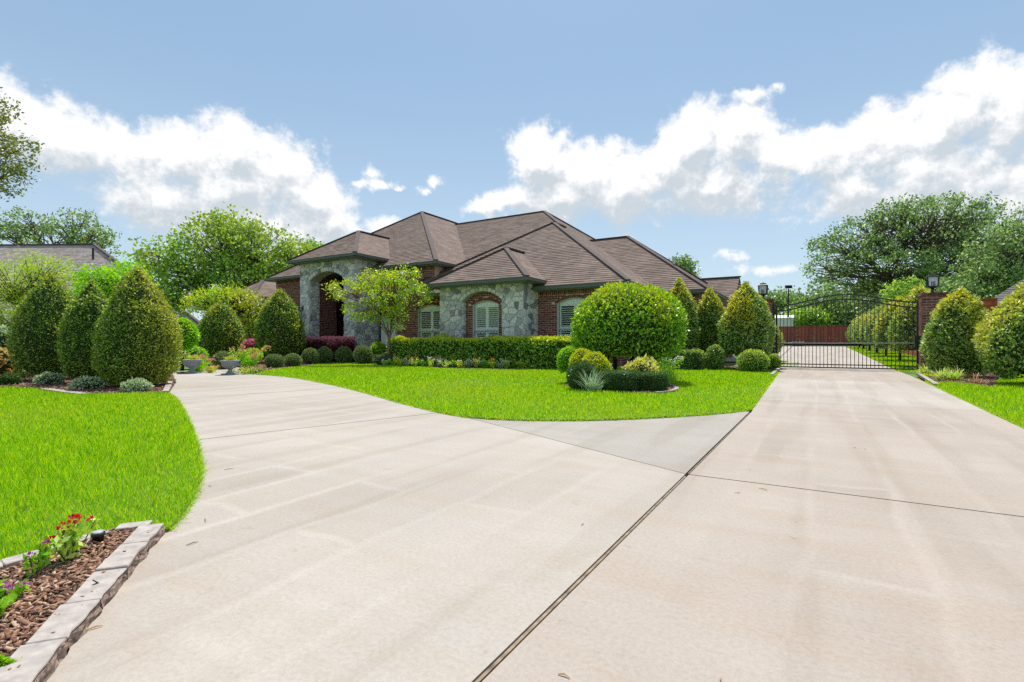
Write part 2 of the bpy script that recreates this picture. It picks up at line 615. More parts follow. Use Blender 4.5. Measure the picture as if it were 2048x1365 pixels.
M['edgef'] = plain('edging_face', (0.26, 0.185, 0.15), 0.95, var=0.5, scale=45, bmp=0.8)
M['metal'] = plain('galvanised', (0.45, 0.46, 0.47), 0.4, 0.6, 0.1)
M['gstem'] = plain('green_stem', (0.10, 0.13, 0.04), 0.8, var=0.3)
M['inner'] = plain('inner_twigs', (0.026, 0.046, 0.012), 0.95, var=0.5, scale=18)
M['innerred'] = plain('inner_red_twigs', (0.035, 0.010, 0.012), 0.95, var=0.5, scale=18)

M['cone'] = leaf_mat('clipped_conifer_leaf', [(0.018, 0.050, 0.007), (0.042, 0.095, 0.012), (0.12, 0.19, 0.025), (0.32, 0.37, 0.08)], (0.66, 0.55, 0.06), 0.42)
M['lig'] = leaf_mat('ligustrum_leaf', [(0.025, 0.06, 0.012), (0.06, 0.12, 0.02), (0.13, 0.20, 0.035), (0.32, 0.37, 0.13)], (0.78, 0.68, 0.05), 0.38, 0.35, 0.5)
M['holly'] = leaf_mat('ball_tree_leaf', [(0.020, 0.06, 0.005), (0.06, 0.15, 0.008), (0.13, 0.25, 0.012), (0.25, 0.36, 0.05)], (0.56, 0.56, 0.03), 0.36, 0.32, 0.55)
M['hedge'] = leaf_mat('hedge_leaf', [(0.020, 0.055, 0.008), (0.06, 0.14, 0.015), (0.15, 0.26, 0.025), (0.30, 0.40, 0.09)], (0.66, 0.66, 0.05), 0.42, 0.32, 0.55)
M['box'] = leaf_mat('boxwood_leaf', [(0.05, 0.075, 0.025), (0.085, 0.12, 0.035), (0.13, 0.165, 0.055)], (0.20, 0.20, 0.08), 0.25)
M['dgreen'] = leaf_mat('dark_shrub_leaf', [(0.015, 0.038, 0.010), (0.03, 0.065, 0.014), (0.055, 0.10, 0.022)], (0.20, 0.24, 0.02), 0.25)
M['lime'] = leaf_mat('lime_shrub_leaf', [(0.12, 0.20, 0.01), (0.22, 0.32, 0.015), (0.36, 0.42, 0.02)], (0.52, 0.48, 0.02), 0.35)
M['gold'] = leaf_mat('gold_shrub_leaf', [(0.25, 0.26, 0.02), (0.45, 0.42, 0.06), (0.60, 0.55, 0.12)], (0.66, 0.60, 0.14), 0.35)
M['bright'] = leaf_mat('bright_green_leaf', [(0.06, 0.18, 0.01), (0.12, 0.28, 0.012), (0.20, 0.36, 0.02)], (0.36, 0.44, 0.02), 0.4)
M['myrtle'] = leaf_mat('crape_myrtle_leaf', [(0.05, 0.12, 0.015), (0.10, 0.20, 0.02), (0.20, 0.30, 0.025), (0.33, 0.36, 0.03)], (0.52, 0.48, 0.05), 0.45, 0.4, 0.4)
M['syc'] = leaf_mat('light_tree_leaf', [(0.045, 0.10, 0.018), (0.085, 0.165, 0.025), (0.14, 0.22, 0.035), (0.21, 0.28, 0.05)], (0.40, 0.36, 0.05), 0.4)
M['oak'] = leaf_mat('oak_leaf', [(0.026, 0.055, 0.02), (0.055, 0.10, 0.03), (0.105, 0.165, 0.05), (0.20, 0.255, 0.085)], (0.30, 0.32, 0.10), 0.36)
M['edgeoak'] = leaf_mat('oak_leaf_olive', [(0.04, 0.055, 0.012), (0.08, 0.10, 0.02), (0.14, 0.15, 0.03)], (0.25, 0.22, 0.05), 0.3)
M['cyp'] = leaf_mat('feathery_leaf', [(0.10, 0.19, 0.02), (0.18, 0.28, 0.03), (0.27, 0.36, 0.05)], (0.42, 0.42, 0.06), 0.45, 0.6, 0.15)
M['varieg'] = leaf_mat('grey_green_leaf', [(0.10, 0.16, 0.07), (0.18, 0.24, 0.12), (0.30, 0.34, 0.20)], (0.45, 0.42, 0.22), 0.25)
M['redl'] = leaf_mat('burgundy_leaf', [(0.035, 0.008, 0.012), (0.075, 0.014, 0.02), (0.14, 0.025, 0.035)], (0.92, 0.36, 0.42), 0.45)
M['strap'] = leaf_mat('strap_leaf', [(0.10, 0.20, 0.02), (0.18, 0.30, 0.03), (0.30, 0.40, 0.06)], (0.60, 0.60, 0.30), 0.35)
M['blue'] = leaf_mat('blue_strap_leaf', [(0.07, 0.13, 0.06), (0.14, 0.21, 0.11), (0.24, 0.30, 0.20)], (0.4, 0.42, 0.3), 0.3)
M['fern'] = leaf_mat('foxtail_fern_leaf', [(0.07, 0.17, 0.004), (0.11, 0.23, 0.006), (0.17, 0.29, 0.01)], (0.4, 0.55, 0.05), 0.45)
M['orange'] = leaf_mat('copper_leaf', [(0.30, 0.12, 0.04), (0.45, 0.20, 0.06), (0.35, 0.30, 0.10)], (0.6, 0.3, 0.1), 0.35)
M['petal_w'] = leaf_mat('white_petal', [(0.72, 0.72, 0.68), (0.80, 0.80, 0.76)], (0.8, 0.8, 0.8), 0.3)
M['petal_r'] = leaf_mat('red_petal', [(0.55, 0.03, 0.04), (0.65, 0.06, 0.05)], (0.6, 0.3, 0.05), 0.3)
M['petal_p'] = leaf_mat('pink_petal', [(0.62, 0.14, 0.16), (0.72, 0.26, 0.22), (0.70, 0.36, 0.30)], (0.7, 0.5, 0.4), 0.3)
M['petal_m'] = leaf_mat('magenta_petal', [(0.45, 0.10, 0.40), (0.60, 0.15, 0.45)], (0.7, 0.3, 0.6), 0.3)
M['dry'] = leaf_mat('dry_leaf', [(0.20, 0.11, 0.05), (0.30, 0.17, 0.08), (0.10, 0.06, 0.04)], (0.3, 0.2, 0.1), 0.1)


def glass_mat():
    m, nt, b, out = new_mat('window_glass')
    b.inputs['Base Color'].default_value = (0.02, 0.03, 0.035, 1)
    b.inputs['Roughness'].default_value = 0.05
    b.inputs['Specular IOR Level'].default_value = 0.6
    tr = nt.nodes.new('ShaderNodeBsdfTransparent')
    tr.inputs[0].default_value = (0.97, 0.99, 0.97, 1)
    fr = node(nt, 'ShaderNodeFresnel', IOR=1.22)
    gl = nt.nodes.new('ShaderNodeBsdfGlossy')
    gl.inputs['Roughness'].default_value = 0.03
    mx = nt.nodes.new('ShaderNodeMixShader')
    nt.links.new(fr.outputs[0], mx.inputs[0])
    nt.links.new(tr.outputs[0], mx.inputs[1])
    nt.links.new(gl.outputs[0], mx.inputs[2])
    nt.links.new(mx.outputs[0], out.inputs[0])
    return m


M['glass'] = glass_mat()
m_, nt_, b_, o_ = new_mat('frosted_lamp_glass')
b_.inputs['Base Color'].default_value = (0.75, 0.78, 0.80, 1)
b_.inputs['Roughness'].default_value = 0.25
t_ = nt_.nodes.new('ShaderNodeBsdfTranslucent')
t_.inputs[0].default_value = (0.8, 0.84, 0.88, 1)
x_ = nt_.nodes.new('ShaderNodeMixShader')
x_.inputs[0].default_value = 0.5
nt_.links.new(b_.outputs[0], x_.inputs[1])
nt_.links.new(t_.outputs[0], x_.inputs[2])
nt_.links.new(x_.outputs[0], o_.inputs[0])
M['lampglass'] = m_


# ------------------------------------------------------------------ polygon tools
def in_poly(P, poly):
    P = np.asarray(P)
    x, y = P[:, 0], P[:, 1]
    c = np.zeros(len(P), bool)
    n = len(poly)
    for i in range(n):
        x0, y0 = poly[i][0], poly[i][1]
        x1, y1 = poly[(i + 1) % n][0], poly[(i + 1) % n][1]
        k = (y0 > y) != (y1 > y)
        with np.errstate(divide='ignore', invalid='ignore'):
            xi = (x1 - x0) * (y - y0) / (y1 - y0) + x0
        c ^= k & (x < xi)
    return c


def clip(poly, a, b, c):
    """keep the part of a polygon with a*x + b*y <= c"""
    out = []
    n = len(poly)
    for i in range(n):
        p, q = poly[i], poly[(i + 1) % n]
        dp, dq = a * p[0] + b * p[1] - c, a * q[0] + b * q[1] - c
        if dp <= 0:
            out.append(p)
        if (dp < 0 < dq) or (dq < 0 < dp):
            t = dp / (dp - dq)
            out.append((p[0] + (q[0] - p[0]) * t, p[1] + (q[1] - p[1]) * t))
    return out


def clip_line(poly, p, q, side):
    """cut along the line p-q; side = +1 keeps its left, -1 its right"""
    nx, ny = q[1] - p[1], -(q[0] - p[0])
    l = math.hypot(nx, ny)
    nx, ny = nx / l * side, ny / l * side
    return clip(poly, nx, ny, nx * p[0] + ny * p[1])


def smooth_poly(pts, it=2):
    for _ in range(it):
        o = []
        n = len(pts)
        for i in range(n):
            p, q = pts[i], pts[(i + 1) % n]
            o += [(p[0] * .75 + q[0] * .25, p[1] * .75 + q[1] * .25), (p[0] * .25 + q[0] * .75, p[1] * .25 + q[1] * .75)]
        pts = o
    return pts


def smooth_line(pts, it=2):
    pts = [(p[0], p[1]) for p in pts]
    for _ in range(it):
        o = [pts[0]]
        for i in range(len(pts) - 1):
            p, q = pts[i], pts[i + 1]
            o += [(p[0] * .75 + q[0] * .25, p[1] * .75 + q[1] * .25), (p[0] * .25 + q[0] * .75, p[1] * .25 + q[1] * .75)]
        pts = o + [pts[-1]]
    return pts


def G2(px, py):
    v = gp(px, py)
    return (v.x, v.y)


def unit(a):
    return a / np.maximum(np.linalg.norm(a, axis=1, keepdims=True), 1e-9)


_nd = unit(rng.normal(size=(14, 3)))
_np = rng.uniform(0, 6.28, 14)
_nf = rng.uniform(0.6, 1.7, 14)


def lump(P, scale):
    """smooth random field, about -1..1"""
    a = np.zeros(len(P))
    for d, p, f in zip(_nd, _np, _nf):
        a += np.sin(P @ d * scale * f + p)
    return a / 3.6


# ================================================================== GROUND
def build_ground():
    b = MB()
    ys = [-80, -10, 4, 21.5, 40, 66.5, 90, 1200]
    xs = [-1200, -60, -20, 0, 20, 60, 1200]
    hz = lambda y: (gz(min(y, 66.5)) - 0.05)
    n = 0
    for j in range(len(ys) - 1):
        for i in range(len(xs) - 1):
            b.quad((xs[i], ys[j], hz(ys[j])), (xs[i + 1], ys[j], hz(ys[j])), (xs[i + 1], ys[j + 1], hz(ys[j + 1])), (xs[i], ys[j + 1], hz(ys[j + 1])))
    g = b.build('ground', M['turf'])
    tag(g, kind='structure')


build_ground()
EDGE_C = [(487, 749), (520, 750), (560, 753), (600, 758), (640, 766), (680, 774), (720, 784), (760, 795), (800, 807), (840, 817), (890, 829), (935, 836)]
EDGE_T = [(935, 836), (1000, 841), (1100, 843), (1200, 842), (1300, 838), (1400, 832), (1465, 826), (1496, 822)]
EDGE_L = [(335, 788), (350, 798), (363, 818), (378, 850), (390, 885), (399, 920), (402, 942), (398, 966), (386, 1000), (366, 1031), (338, 1064)]
JX = -0.785                                            # the long joint runs straight at the gate
eC = smooth_line([G2(*p) for p in EDGE_C], 1)
eT = smooth_line([G2(*p) for p in EDGE_T], 1)
eL = smooth_line([G2(*p) for p in EDGE_L], 2)
XR = lambda y: 1.80 + 0.030 * (y - 6.0) if y < 18 else 2.16   # right edge of the drive
crossing = (JX, 3.655)
tipT = (JX, 7.45)

drive = thing('driveway', 'pale broom finished concrete driveway forking to a gate and a front circle', None, (0, 0, 0), kind='structure')
base = MB()
outer = [(JX - 0.3, -4.0), (2.6, -4.0), (2.5, 21.3), (-1.6, 21.3), (-1.2, 8.0), (-0.9, 8.0)]
base.quad(*[(x, y, -0.035) for x, y in ((-9, -5), (3.2, -5), (3.2, 10), (-9, 10))])
base.build('joint_bed', M['gap'], drive)


def slab(poly, mat, z=0.0):
    return MB().prism(poly, z - 0.12, z).build('concrete_slab', mat, drive)


g_ = 0.008
slab([(JX + g_ * 1.6, -4), (XR(0), -4), (XR(3.6), 3.655 - g_), (JX + g_ * 1.6, 3.655 - g_)], M['conc'])
slab([(JX + g_ * 1.6, 3.655 + g_), (XR(3.6), 3.655 + g_), (XR(9.1), 9.1), (-0.83, 9.1), (-0.79, 7.75), (JX + g_ * 1.6, 7.4)], M['conc'])
slab([(-0.83, 9.1 + g_), (XR(9.1), 9.1 + g_), (XR(14.7), 14.7), (-1.0, 14.7)], M['conc2'])
slab([(-1.0, 14.7 + g_), (XR(14.7), 14.7 + g_), (XR(17.9), 18), (2.16, 21.5), (-1.30, 21.5), (-1.1, 18)], M['conc'])
# front circle, split along its joints
left_pts = [G2(338, 1066), tuple(at(300, 2.42)[:2]), tuple(at(20, 1.40)[:2])]
back = [tuple(at(-250, 0.6)[:2]), tuple((Vector((-1.5 * CT + 3 * ST, -1.5 * ST - 3 * CT)))), (JX - 0.008, -4.0)]
far = [G2(474, 741), G2(482, 735), G2(455, 735), G2(380, 744), G2(300, 741), G2(150, 741), G2(150, 748), G2(320, 752), G2(346, 763), G2(340, 778)]
circ = [(crossing[0] - 0.012, crossing[1])] + list(reversed(eC))[0:] + far + eL + left_pts[1:] + back
cuts = [(G2(404, 879), G2(860, 828)), (G2(350, 797), G2(600, 782)), (G2(340, 768), G2(500, 762))]
rest = circ
for p, q in cuts:
    near = clip_line(rest, p, q, -1)
    farp = clip_line(rest, p, q, 1)
    cn = np.mean([np.hypot(*v) for v in near])
    cf = np.mean([np.hypot(*v) for v in farp])
    a, b = (near, farp) if cn < cf else (farp, near)
    d = Vector((q[0] - p[0], q[1] - p[1])).normalized()
    nrm = Vector((-d.y, d.x))
    if nrm.dot(Vector(p)) < 0:
        nrm = -nrm
    off = nrm * 0.010
    s_near = clip(a, nrm.x, nrm.y, nrm.dot(Vector(p)) - 0.010)
    slab(s_near, M['conc2'])
    rest = clip(b, -nrm.x, -nrm.y, -(nrm.dot(Vector(p)) + 0.010))
slab(rest, M['conc2'])
dg = Vector((eC[-1][0] - crossing[0], eC[-1][1] - crossing[1])).normalized()
nd_ = Vector((dg.y, -dg.x)) * 0.010
if nd_.y < 0:
    nd_ = -nd_
tri = [(crossing[0] - 0.014, crossing[1] + 0.012), (JX - 0.014, 7.42)] + [(p[0], p[1]) for p in reversed(eT)][1:-1] + [(eT[0][0] + nd_.x, eT[0][1] + nd_.y)]
slab(tri, M['conc3'])
MB().bar((JX, -4, -0.012), (JX, 3.6, -0.012), 0.011, 0.02).build('joint_strip', M['jwood'], drive)
MB().bar((JX, 3.7, -0.014), (JX, 7.3, -0.014), 0.007, 0.02).build('joint_strip', M['jwood'], drive)
# beyond the gate the drive rises and widens
e = MB()
zz = lambda y: gz(y) + 0.004
e.quad((-1.30, 21.51, 0), (2.16, 21.51, 0), (2.16, 40, zz(40)), (-1.3, 40, zz(40)))
e.quad((-1.3, 40, zz(40)), (2.16, 40, zz(40)), (2.16, 62, zz(62)), (-1.3, 62, zz(62)))
e.quad((-9, 25.5, zz(25.5)), (-1.302, 25.5, zz(25.5)), (-1.302, 40, zz(40)), (-9, 40, zz(40)))
e.quad((-9, 40, zz(40)), (-1.302, 40, zz(40)), (-1.302, 62, zz(62)), (-9, 62, zz(62)))
e.build('rear_drive', M['conc2'], drive)

# ------------------------------------------------------------------ lawns
up_c = [G2(1552, 746), G2(1530, 744.5), G2(1490, 742), G2(1440, 737), G2(1380, 735.5), G2(1330, 735), G2(1200, 736), G2(1120, 739), G2(1000, 741), G2(900, 739), G2(800, 732.5), G2(740, 728.5), G2(690, 727), G2(650, 728), G2(610, 734), G2(565, 738.5), G2(530, 743)]
LAWN_C = list(eC[2:]) + eT[1:] + [(-0.82, 7.6), (-0.86, 9), (-1.02, 14.7), (-1.12, 18.0)] + up_c
LAWN_L = [(p[0], p[1]) for p in eL] + [G2(325, 1067), G2(240, 1066), G2(165, 1088), G2(90, 1120), G2(0, 1143), G2(-200, 1180), G2(-350, 1000), G2(-350, 777), G2(-100, 776), G2(0, 777), G2(60, 780), G2(110, 787), G2(150, 793), G2(250, 792)]
LAWN_R = [(XR(15.2) + 0.02, 15.2), (XR(9) + 0.02, 9.0), (XR(3) + 0.02, 3.0), (9, 1.5), (12, 14), (8, 20.4), (4.75, 20.4)] + [G2(1992, 768), G2(1985, 779), G2(1940, 771), G2(1900, 767), G2(1878, 768)]


def lawn(poly, name):
    o = MB().prism(poly, -0.06, 0.018).build(name, M['lawn'])
    tag(o, kind='structure')


for p_ in (LAWN_C, LAWN_L, LAWN_R):
    lawn(p_, 'lawn')


def camdepth(P):
    return P[:, 0] * -ST + P[:, 1] * CT


def camcol(P):
    d = np.maximum(camdepth(P), 0.1)
    return HX + F * (P[:, 0] * CT + P[:, 1] * ST) / d


ISL = [tuple(at(1238, 10.7)[:2]), 1.12, 1.75]


def isl_in(P, k=1.0):
    c, rx, ry = ISL
    dx, dy = P[:, 0] - c[0], P[:, 1] - c[1]
    a, b = dx * CT + dy * ST, -dx * ST + dy * CT
    return (a / rx) ** 2 + (b / ry) ** 2 < k


def blades(poly, dmax, hgt, name, label, expo=1.6, ref=3.0, zf=None, hole=None, pxr=(-160, 2200)):
    poly = [(p[0], p[1]) for p in poly]
    A = np.array(poly)
    lo, hi = A.min(0), A.max(0)
    area = (hi - lo).prod()
    out = []
    for step in range(40):
        n = int(min(400000, area * dmax / 10))
        P = rng.uniform(lo, hi, size=(n, 2))
        d = camdepth(P)
        c = camcol(P)
        dens = np.clip((ref / np.maximum(d, 0.5)) ** expo, 0, 1)
        keep = (rng.random(n) < dens) & (c > pxr[0]) & (c < pxr[1]) & (d > 1.2)
        P = P[keep]
        P = P[in_poly(P, poly)]
        if hole is not None:
            P = P[~hole(P)]
        out.append(P)
        if step >= 9:
            break
    P = np.concatenate(out)
    n = len(P)
    d = camdepth(P)
    z = np.full(n, 0.012) if zf is None else zf(P)
    w = 0.0038 * np.maximum(1, d / 3.2) * rng.uniform(0.7, 1.3, n)
    h = hgt * rng.uniform(0.55, 1.25, n) * (1 + 0.18 * lump(np.c_[P, np.zeros(n)], 2.2))
    a = rng.uniform(0, 2 * np.pi, n)
    lean = rng.uniform(0.1, 0.75, n) * h
    la = rng.uniform(0, 2 * np.pi, n)
    side = np.c_[np.cos(a), np.sin(a), np.zeros(n)] * (w / 2)[:, None]
    b0 = np.c_[P, z]
    tip = b0 + np.c_[np.cos(la) * lean, np.sin(la) * lean, h]
    V = np.empty((n, 4, 3))
    V[:, 0], V[:, 1] = b0 - side, b0 + side
    V[:, 2], V[:, 3] = tip + side * 0.25, tip - side * 0.25
    young = np.clip((rng.random(n) - 0.93) * 12, 0, 0.8) + 0.25 * np.clip(lump(np.c_[P, np.zeros(n)], 1.3) - 0.1, 0, 1)
    o = np_obj(name, V.reshape(-1, 3), np.arange(4 * n).reshape(-1, 4), M['grass'], None, False, {'young': young})
    tag(o, label, 'grass', kind='stuff')


blades(LAWN_L, 11500, 0.046, 'grass', 'lush lime green lawn grass left of the driveway')
blades(LAWN_C, 11000, 0.042, 'grass', 'lime green lawn grass before the brick house', hole=lambda P: isl_in(P, 0.96))
blades(LAWN_R, 9500, 0.045, 'grass', 'lime green lawn grass right of the driveway', pxr=(1500, 2250))


def fringe(line, label, per=420, h=.034):
    P, O = [], []
    for p, q in zip(line[:-1], line[1:]):
        p, q = np.array(p[:2]), np.array(q[:2])
        l = np.linalg.norm(q - p)
        if l < 1e-4:
            continue
        dd = camdepth(((p + q) / 2)[None])[0]
        n = int(l * per * min(1, 5 / max(dd, 1))) + 1
        t = rng.random(n)[:, None]
        d = (q - p) / l
        P.append(p + (q - p) * t)
        O.append(np.repeat(np.array([[-d[1], d[0]]]), n, 0))
    P, O = np.concatenate(P), np.concatenate(O)
    n = len(P)
    dep = camdepth(P)
    P = P + O * rng.normal(0, .012, (n, 1))
    sgn = np.where(rng.random(n) < .5, 1, -1)[:, None]
    w = (0.004 * np.maximum(1, dep / 3.2))[:, None]
    a = rng.uniform(0, 6.28, n)
    sd = np.c_[np.cos(a), np.sin(a), np.zeros(n)] * w / 2
    hh = h * rng.uniform(.3, 1.1, n)
    b0 = np.c_[P, np.full(n, .004)]
    tip = b0 + np.c_[O * sgn * (hh * rng.uniform(.2, 1.3, n))[:, None] + rng.normal(0, .012, (n, 2)), hh * rng.uniform(.3, 1, n)]
    V = np.empty((n, 4, 3))
    V[:, 0], V[:, 1], V[:, 2], V[:, 3] = b0 - sd, b0 + sd, tip + sd * .25, tip - sd * .25
    tag(np_obj('grass', V.reshape(-1, 3), np.arange(4 * n).reshape(-1, 4), M['grass'], None, False, {'young': rng.random(n) * .3}), label, 'grass', kind='stuff')


fringe(eL, 'ragged grass edge along the left lawn', 900)
fringe(eC + eT + [(-0.82, 7.6), (-0.86, 9), (-1.02, 14.7), (-1.12, 18.0)], 'ragged grass edge along the middle lawn', 900)
fringe([(XR(y) + .02, y) for y in (15.2, 12, 9, 6, 3)], 'ragged grass edge along the right lawn', 900)
REAR = [(2.2, 21.6), (4.5, 21.6), (4.5, 62), (2.2, 62)]
blades(REAR, 5000, 0.06, 'grass', 'grass strip under the clipped trees beyond the gate', expo=1.3, zf=lambda P: 0.014 * (P[:, 1] - 21.5) - 0.04)
PATCH = [(-1.9, 22.0), (-0.75, 22.0), (-0.75, 25.3), (-1.9, 25.3)]
blades(PATCH, 6000, 0.06, 'grass', 'small grass patch behind the left gate pillar', expo=1.3, zf=lambda P: 0.014 * (P[:, 1] - 21.5) - 0.04)

# ------------------------------------------------------------------ mulch beds
BED_L = [G2(338, 787), G2(344, 777), G2(352, 765), G2(345, 752), G2(250, 748), G2(0, 748), G2(-300, 750), G2(-300, 776), G2(0, 776), G2(60, 779), G2(110, 786), G2(150, 792), G2(250, 791)]
BED_H = [p for p in reversed(up_c)] + [(-2.1, 21.0), (-5.9, 21.0), (-5.9, 17.4), (-9.2, 17.4), (-9.2, 16.5), (-13.6, 16.5), (-13.6, 17.4), (-16.8, 18.4), (-18.6, 18.4), (-18.6, 16.8), (-24, 16.8), (-27.5, 14), G2(440, 734.5), G2(478, 735), G2(487, 747)]
BED_R = [G2(1838, 748), G2(1866, 772), G2(1880, 768), G2(1900, 767), G2(1940, 771), G2(1985, 778), G2(1992, 768), (4.7, 21.2), (2.9, 21.0)]
BED_F = [G2(318, 1074), G2(282, 1068), G2(230, 1074), G2(165, 1096), G2(90, 1128), G2(0, 1150), G2(-250, 1190), G2(-420, 1300), tuple(at(-330, 1.2)[:2]), tuple(at(60, 1.33)[:2])]
isl_poly = []
for k in range(40):
    t = 2 * math.pi * k / 40
    a, b = ISL[1] * math.cos(t), ISL[2] * math.sin(t)
    isl_poly.append((ISL[0][0] + a * CT - b * ST, ISL[0][1] + a * ST + b * CT))
for poly, z in ((BED_L, 0.03), (BED_H, 0.03), (BED_R, 0.028), (BED_F, 0.022), (isl_poly, 0.03)):
    o = MB().prism(poly, -0.06, z).build('mulch_bed', M['mulch'])
    tag(o, kind='structure')


def chips(poly, n, L, name, label, z0, pxr=(-200, 2200)):
    A = np.array(poly)
    P = rng.uniform(A.min(0), A.max(0), size=(n * 6, 2))
    P = P[in_poly(P, poly)]
    c = camcol(P)
    P = P[(c > pxr[0]) & (c < pxr[1])][:n]
    n = len(P)
    a = rng.uniform(0, 6.28, n)
    l = L * rng.uniform(0.35, 1.4, n)
    w = l * rng.uniform(0.15, 0.4, n)
    t = np.minimum(w, 0.006) * 0.7
    tx, ty = rng.normal(0, 0.3, n), rng.normal(0, 0.35, n)
    ex = np.c_[np.cos(a), np.sin(a), tx]
    ey = np.c_[-np.sin(a), np.cos(a), ty]
    ez = unit(np.cross(ex, ey))
    c0 = np.c_[P, z0 + rng.uniform(0.0, 0.016, n)]
    V = np.empty((n, 8, 3))
    k = 0
    for zz_ in (-1, 1):
        for sx_, sy_ in ((-1, -0.7), (1, -1), (1, 0.6), (-1, 1)):
            V[:, k] = c0 + ex * (l * sx_ / 2)[:, None] + ey * (w * sy_ / 2)[:, None] + ez * (t * zz_ / 2)[:, None]
            k += 1
    q = np.array([(0, 3, 2, 1), (4, 5, 6, 7), (0, 1, 5, 4), (1, 2, 6, 5), (2, 3, 7, 6), (3, 0, 4, 7)])
    Q = (np.arange(n)[:, None, None] * 8 + q[None]).reshape(-1, 4)
    tag(np_obj(name, V.reshape(-1, 3), Q, M['chip']), label, 'mulch', kind='stuff')


chips(BED_F, 9000, 0.032, 'mulch_chips', 'coarse brown bark mulch in the foreground flower bed', 0.024)
chips(BED_L, 7000, 0.07, 'mulch_chips', 'bark mulch under the three tall clipped cones', 0.03)
chips(isl_poly, 2500, 0.06, 'mulch_chips', 'bark mulch in the round island bed', 0.03)
chips(BED_R, 1500, 0.07, 'mulch_chips', 'bark mulch below the right gate pillar', 0.03)
chips(BED_H, 6000, 0.08, 'mulch_chips', 'bark mulch along the house front', 0.03)


# ================================================================== HOUSE
house = thing('brick_house', 'red brick house with grey fieldstone arches and brown hipped shingle roofs', 'house', (-14, 22, 0))


class Frame:
    def __init__(s, o, sd, n):
        s.o, s.s, s.n = Vector(o), Vector(sd), Vector(n)

    def p(s, a, z, d=0.0):
        return s.o + s.s * a + s.n * d + Vector((0, 0, z))


FRONT = lambda y: Frame((0, y, 0), (1, 0, 0), (0, -1, 0))
RIGHT = lambda x: Frame((x, 0, 0), (0, 1, 0), (1, 0, 0))
LEFT = lambda x: Frame((x, 0, 0), (0, 1, 0), (-1, 0, 0))


def arc(op, k=14):
    """points of an arched opening's head, left to right; op = centre, half width, bottom, spring, rise"""
    c, hw, zb, zs, ri = op
    Rr = (hw * hw + ri * ri) / (2 * ri)
    pts = []
    for i in range(k + 1):
        x = -hw + 2 * hw * i / k
        pts.append((c + x, zs - (Rr - ri) + math.sqrt(max(0, Rr * Rr - x * x))))
    return pts


def panel(mb, fr, s0, s1, z0, z1, ops=(), depth=0.12):
    cur = s0
    for op in sorted(ops):
        c, hw, zb, zs, ri = op
        mb.quad(fr.p(cur, z0), fr.p(c - hw, z0), fr.p(c - hw, z1), fr.p(cur, z1))
        if zb > z0:
            mb.quad(fr.p(c - hw, z0), fr.p(c + hw, z0), fr.p(c + hw, zb), fr.p(c - hw, zb))
            mb.quad(fr.p(c - hw, zb), fr.p(c + hw, zb), fr.p(c + hw, zb, -depth), fr.p(c - hw, zb, -depth))
        a = arc(op)
        for (x0, h0), (x1, h1) in zip(a[:-1], a[1:]):
            mb.quad(fr.p(x0, h0), fr.p(x1, h1), fr.p(x1, z1), fr.p(x0, z1))
            mb.quad(fr.p(x0, h0), fr.p(x1, h1), fr.p(x1, h1, -depth), fr.p(x0, h0, -depth))
        for s in (-1, 1):
            mb.quad(fr.p(c + s * hw, zb), fr.p(c + s * hw, zs), fr.p(c + s * hw, zs, -depth), fr.p(c + s * hw, zb, -depth))
        cur = c + hw
    mb.quad(fr.p(cur, z0), fr.p(s1, z0), fr.p(s1, z1), fr.p(cur, z1))


BH, BL, MJ = 0.0857, 0.24, 0.012


def brick_rects(s0, s1, z0, z1, ops=(), ring=0.115, soldier=0.0):
    """running bond: list of (a, b, z, z) in wall coordinates"""
    out = []
    top = z1 - soldier
    n = int((top - z0) / BH)
    z0 = top - n * BH
    for k in range(n):
        za, zb = z0 + k * BH + MJ / 2, z0 + (k + 1) * BH - MJ / 2
        x = s0 - (BL / 2 if k % 2 else 0)
        while x < s1:
            a, b = max(x + MJ / 2, s0), min(x + BL - MJ / 2, s1)
            x += BL
            if b - a < 0.03:
                continue
            bad = False
            for (c, hw, ob, zs, ri) in ops:
                if zb > ob and za < zs + ri + ring:
                    zm = (za + zb) / 2
                    if zm < zs:
                        if a > c - hw - 0.001 and b < c + hw + 0.001:
                            bad = True
                        elif a < c - hw < b:
                            b = c - hw
                        elif a < c + hw < b:
                            a = c + hw
                    else:
                        Rr = (hw * hw + ri * ri) / (2 * ri)
                        cz = zs - (Rr - ri)
                        q = (Rr + ring) ** 2 - (zm - cz) ** 2
                        hz_ = math.sqrt(q) + .008 if q > 0 else 0
                        if hz_ and a > c - hz_ and b < c + hz_:
                            bad = True
                        elif hz_ and a < c - hz_ < b:
                            b = c - hz_
                        elif hz_ and a < c + hz_ < b:
                            a = c + hz_
            if not bad and b - a > 0.03:
                out.append((a, b, za, zb))
    if soldier:
        x = s0
        while x < s1 - 0.03:
            out.append((x + MJ / 2, min(x + BH - MJ / 2, s1), top + MJ, z1))
            x += BH
    return out


def brick_mesh(fr, rects, mb=None, proud=0.010):
    mb = mb or MB()
    for (a, b, z0, z1) in rects:
        p = [fr.p(a, z0), fr.p(b, z0), fr.p(b, z1), fr.p(a, z1)]
        e = 0.004
        q = [fr.p(a + e, z0 + e, proud), fr.p(b - e, z0 + e, proud), fr.p(b - e, z1 - e, proud), fr.p(a + e, z1 - e, proud)]
        n = len(mb.v)
        mb.v += [tuple(v) for v in p + q]
        mb.f.append((n + 4, n + 5, n + 6, n + 7))
        for i in range(4):
            j = (i + 1) % 4
            mb.f.append((n + i, n + j, n + 4 + j, n + 4 + i))
    return mb


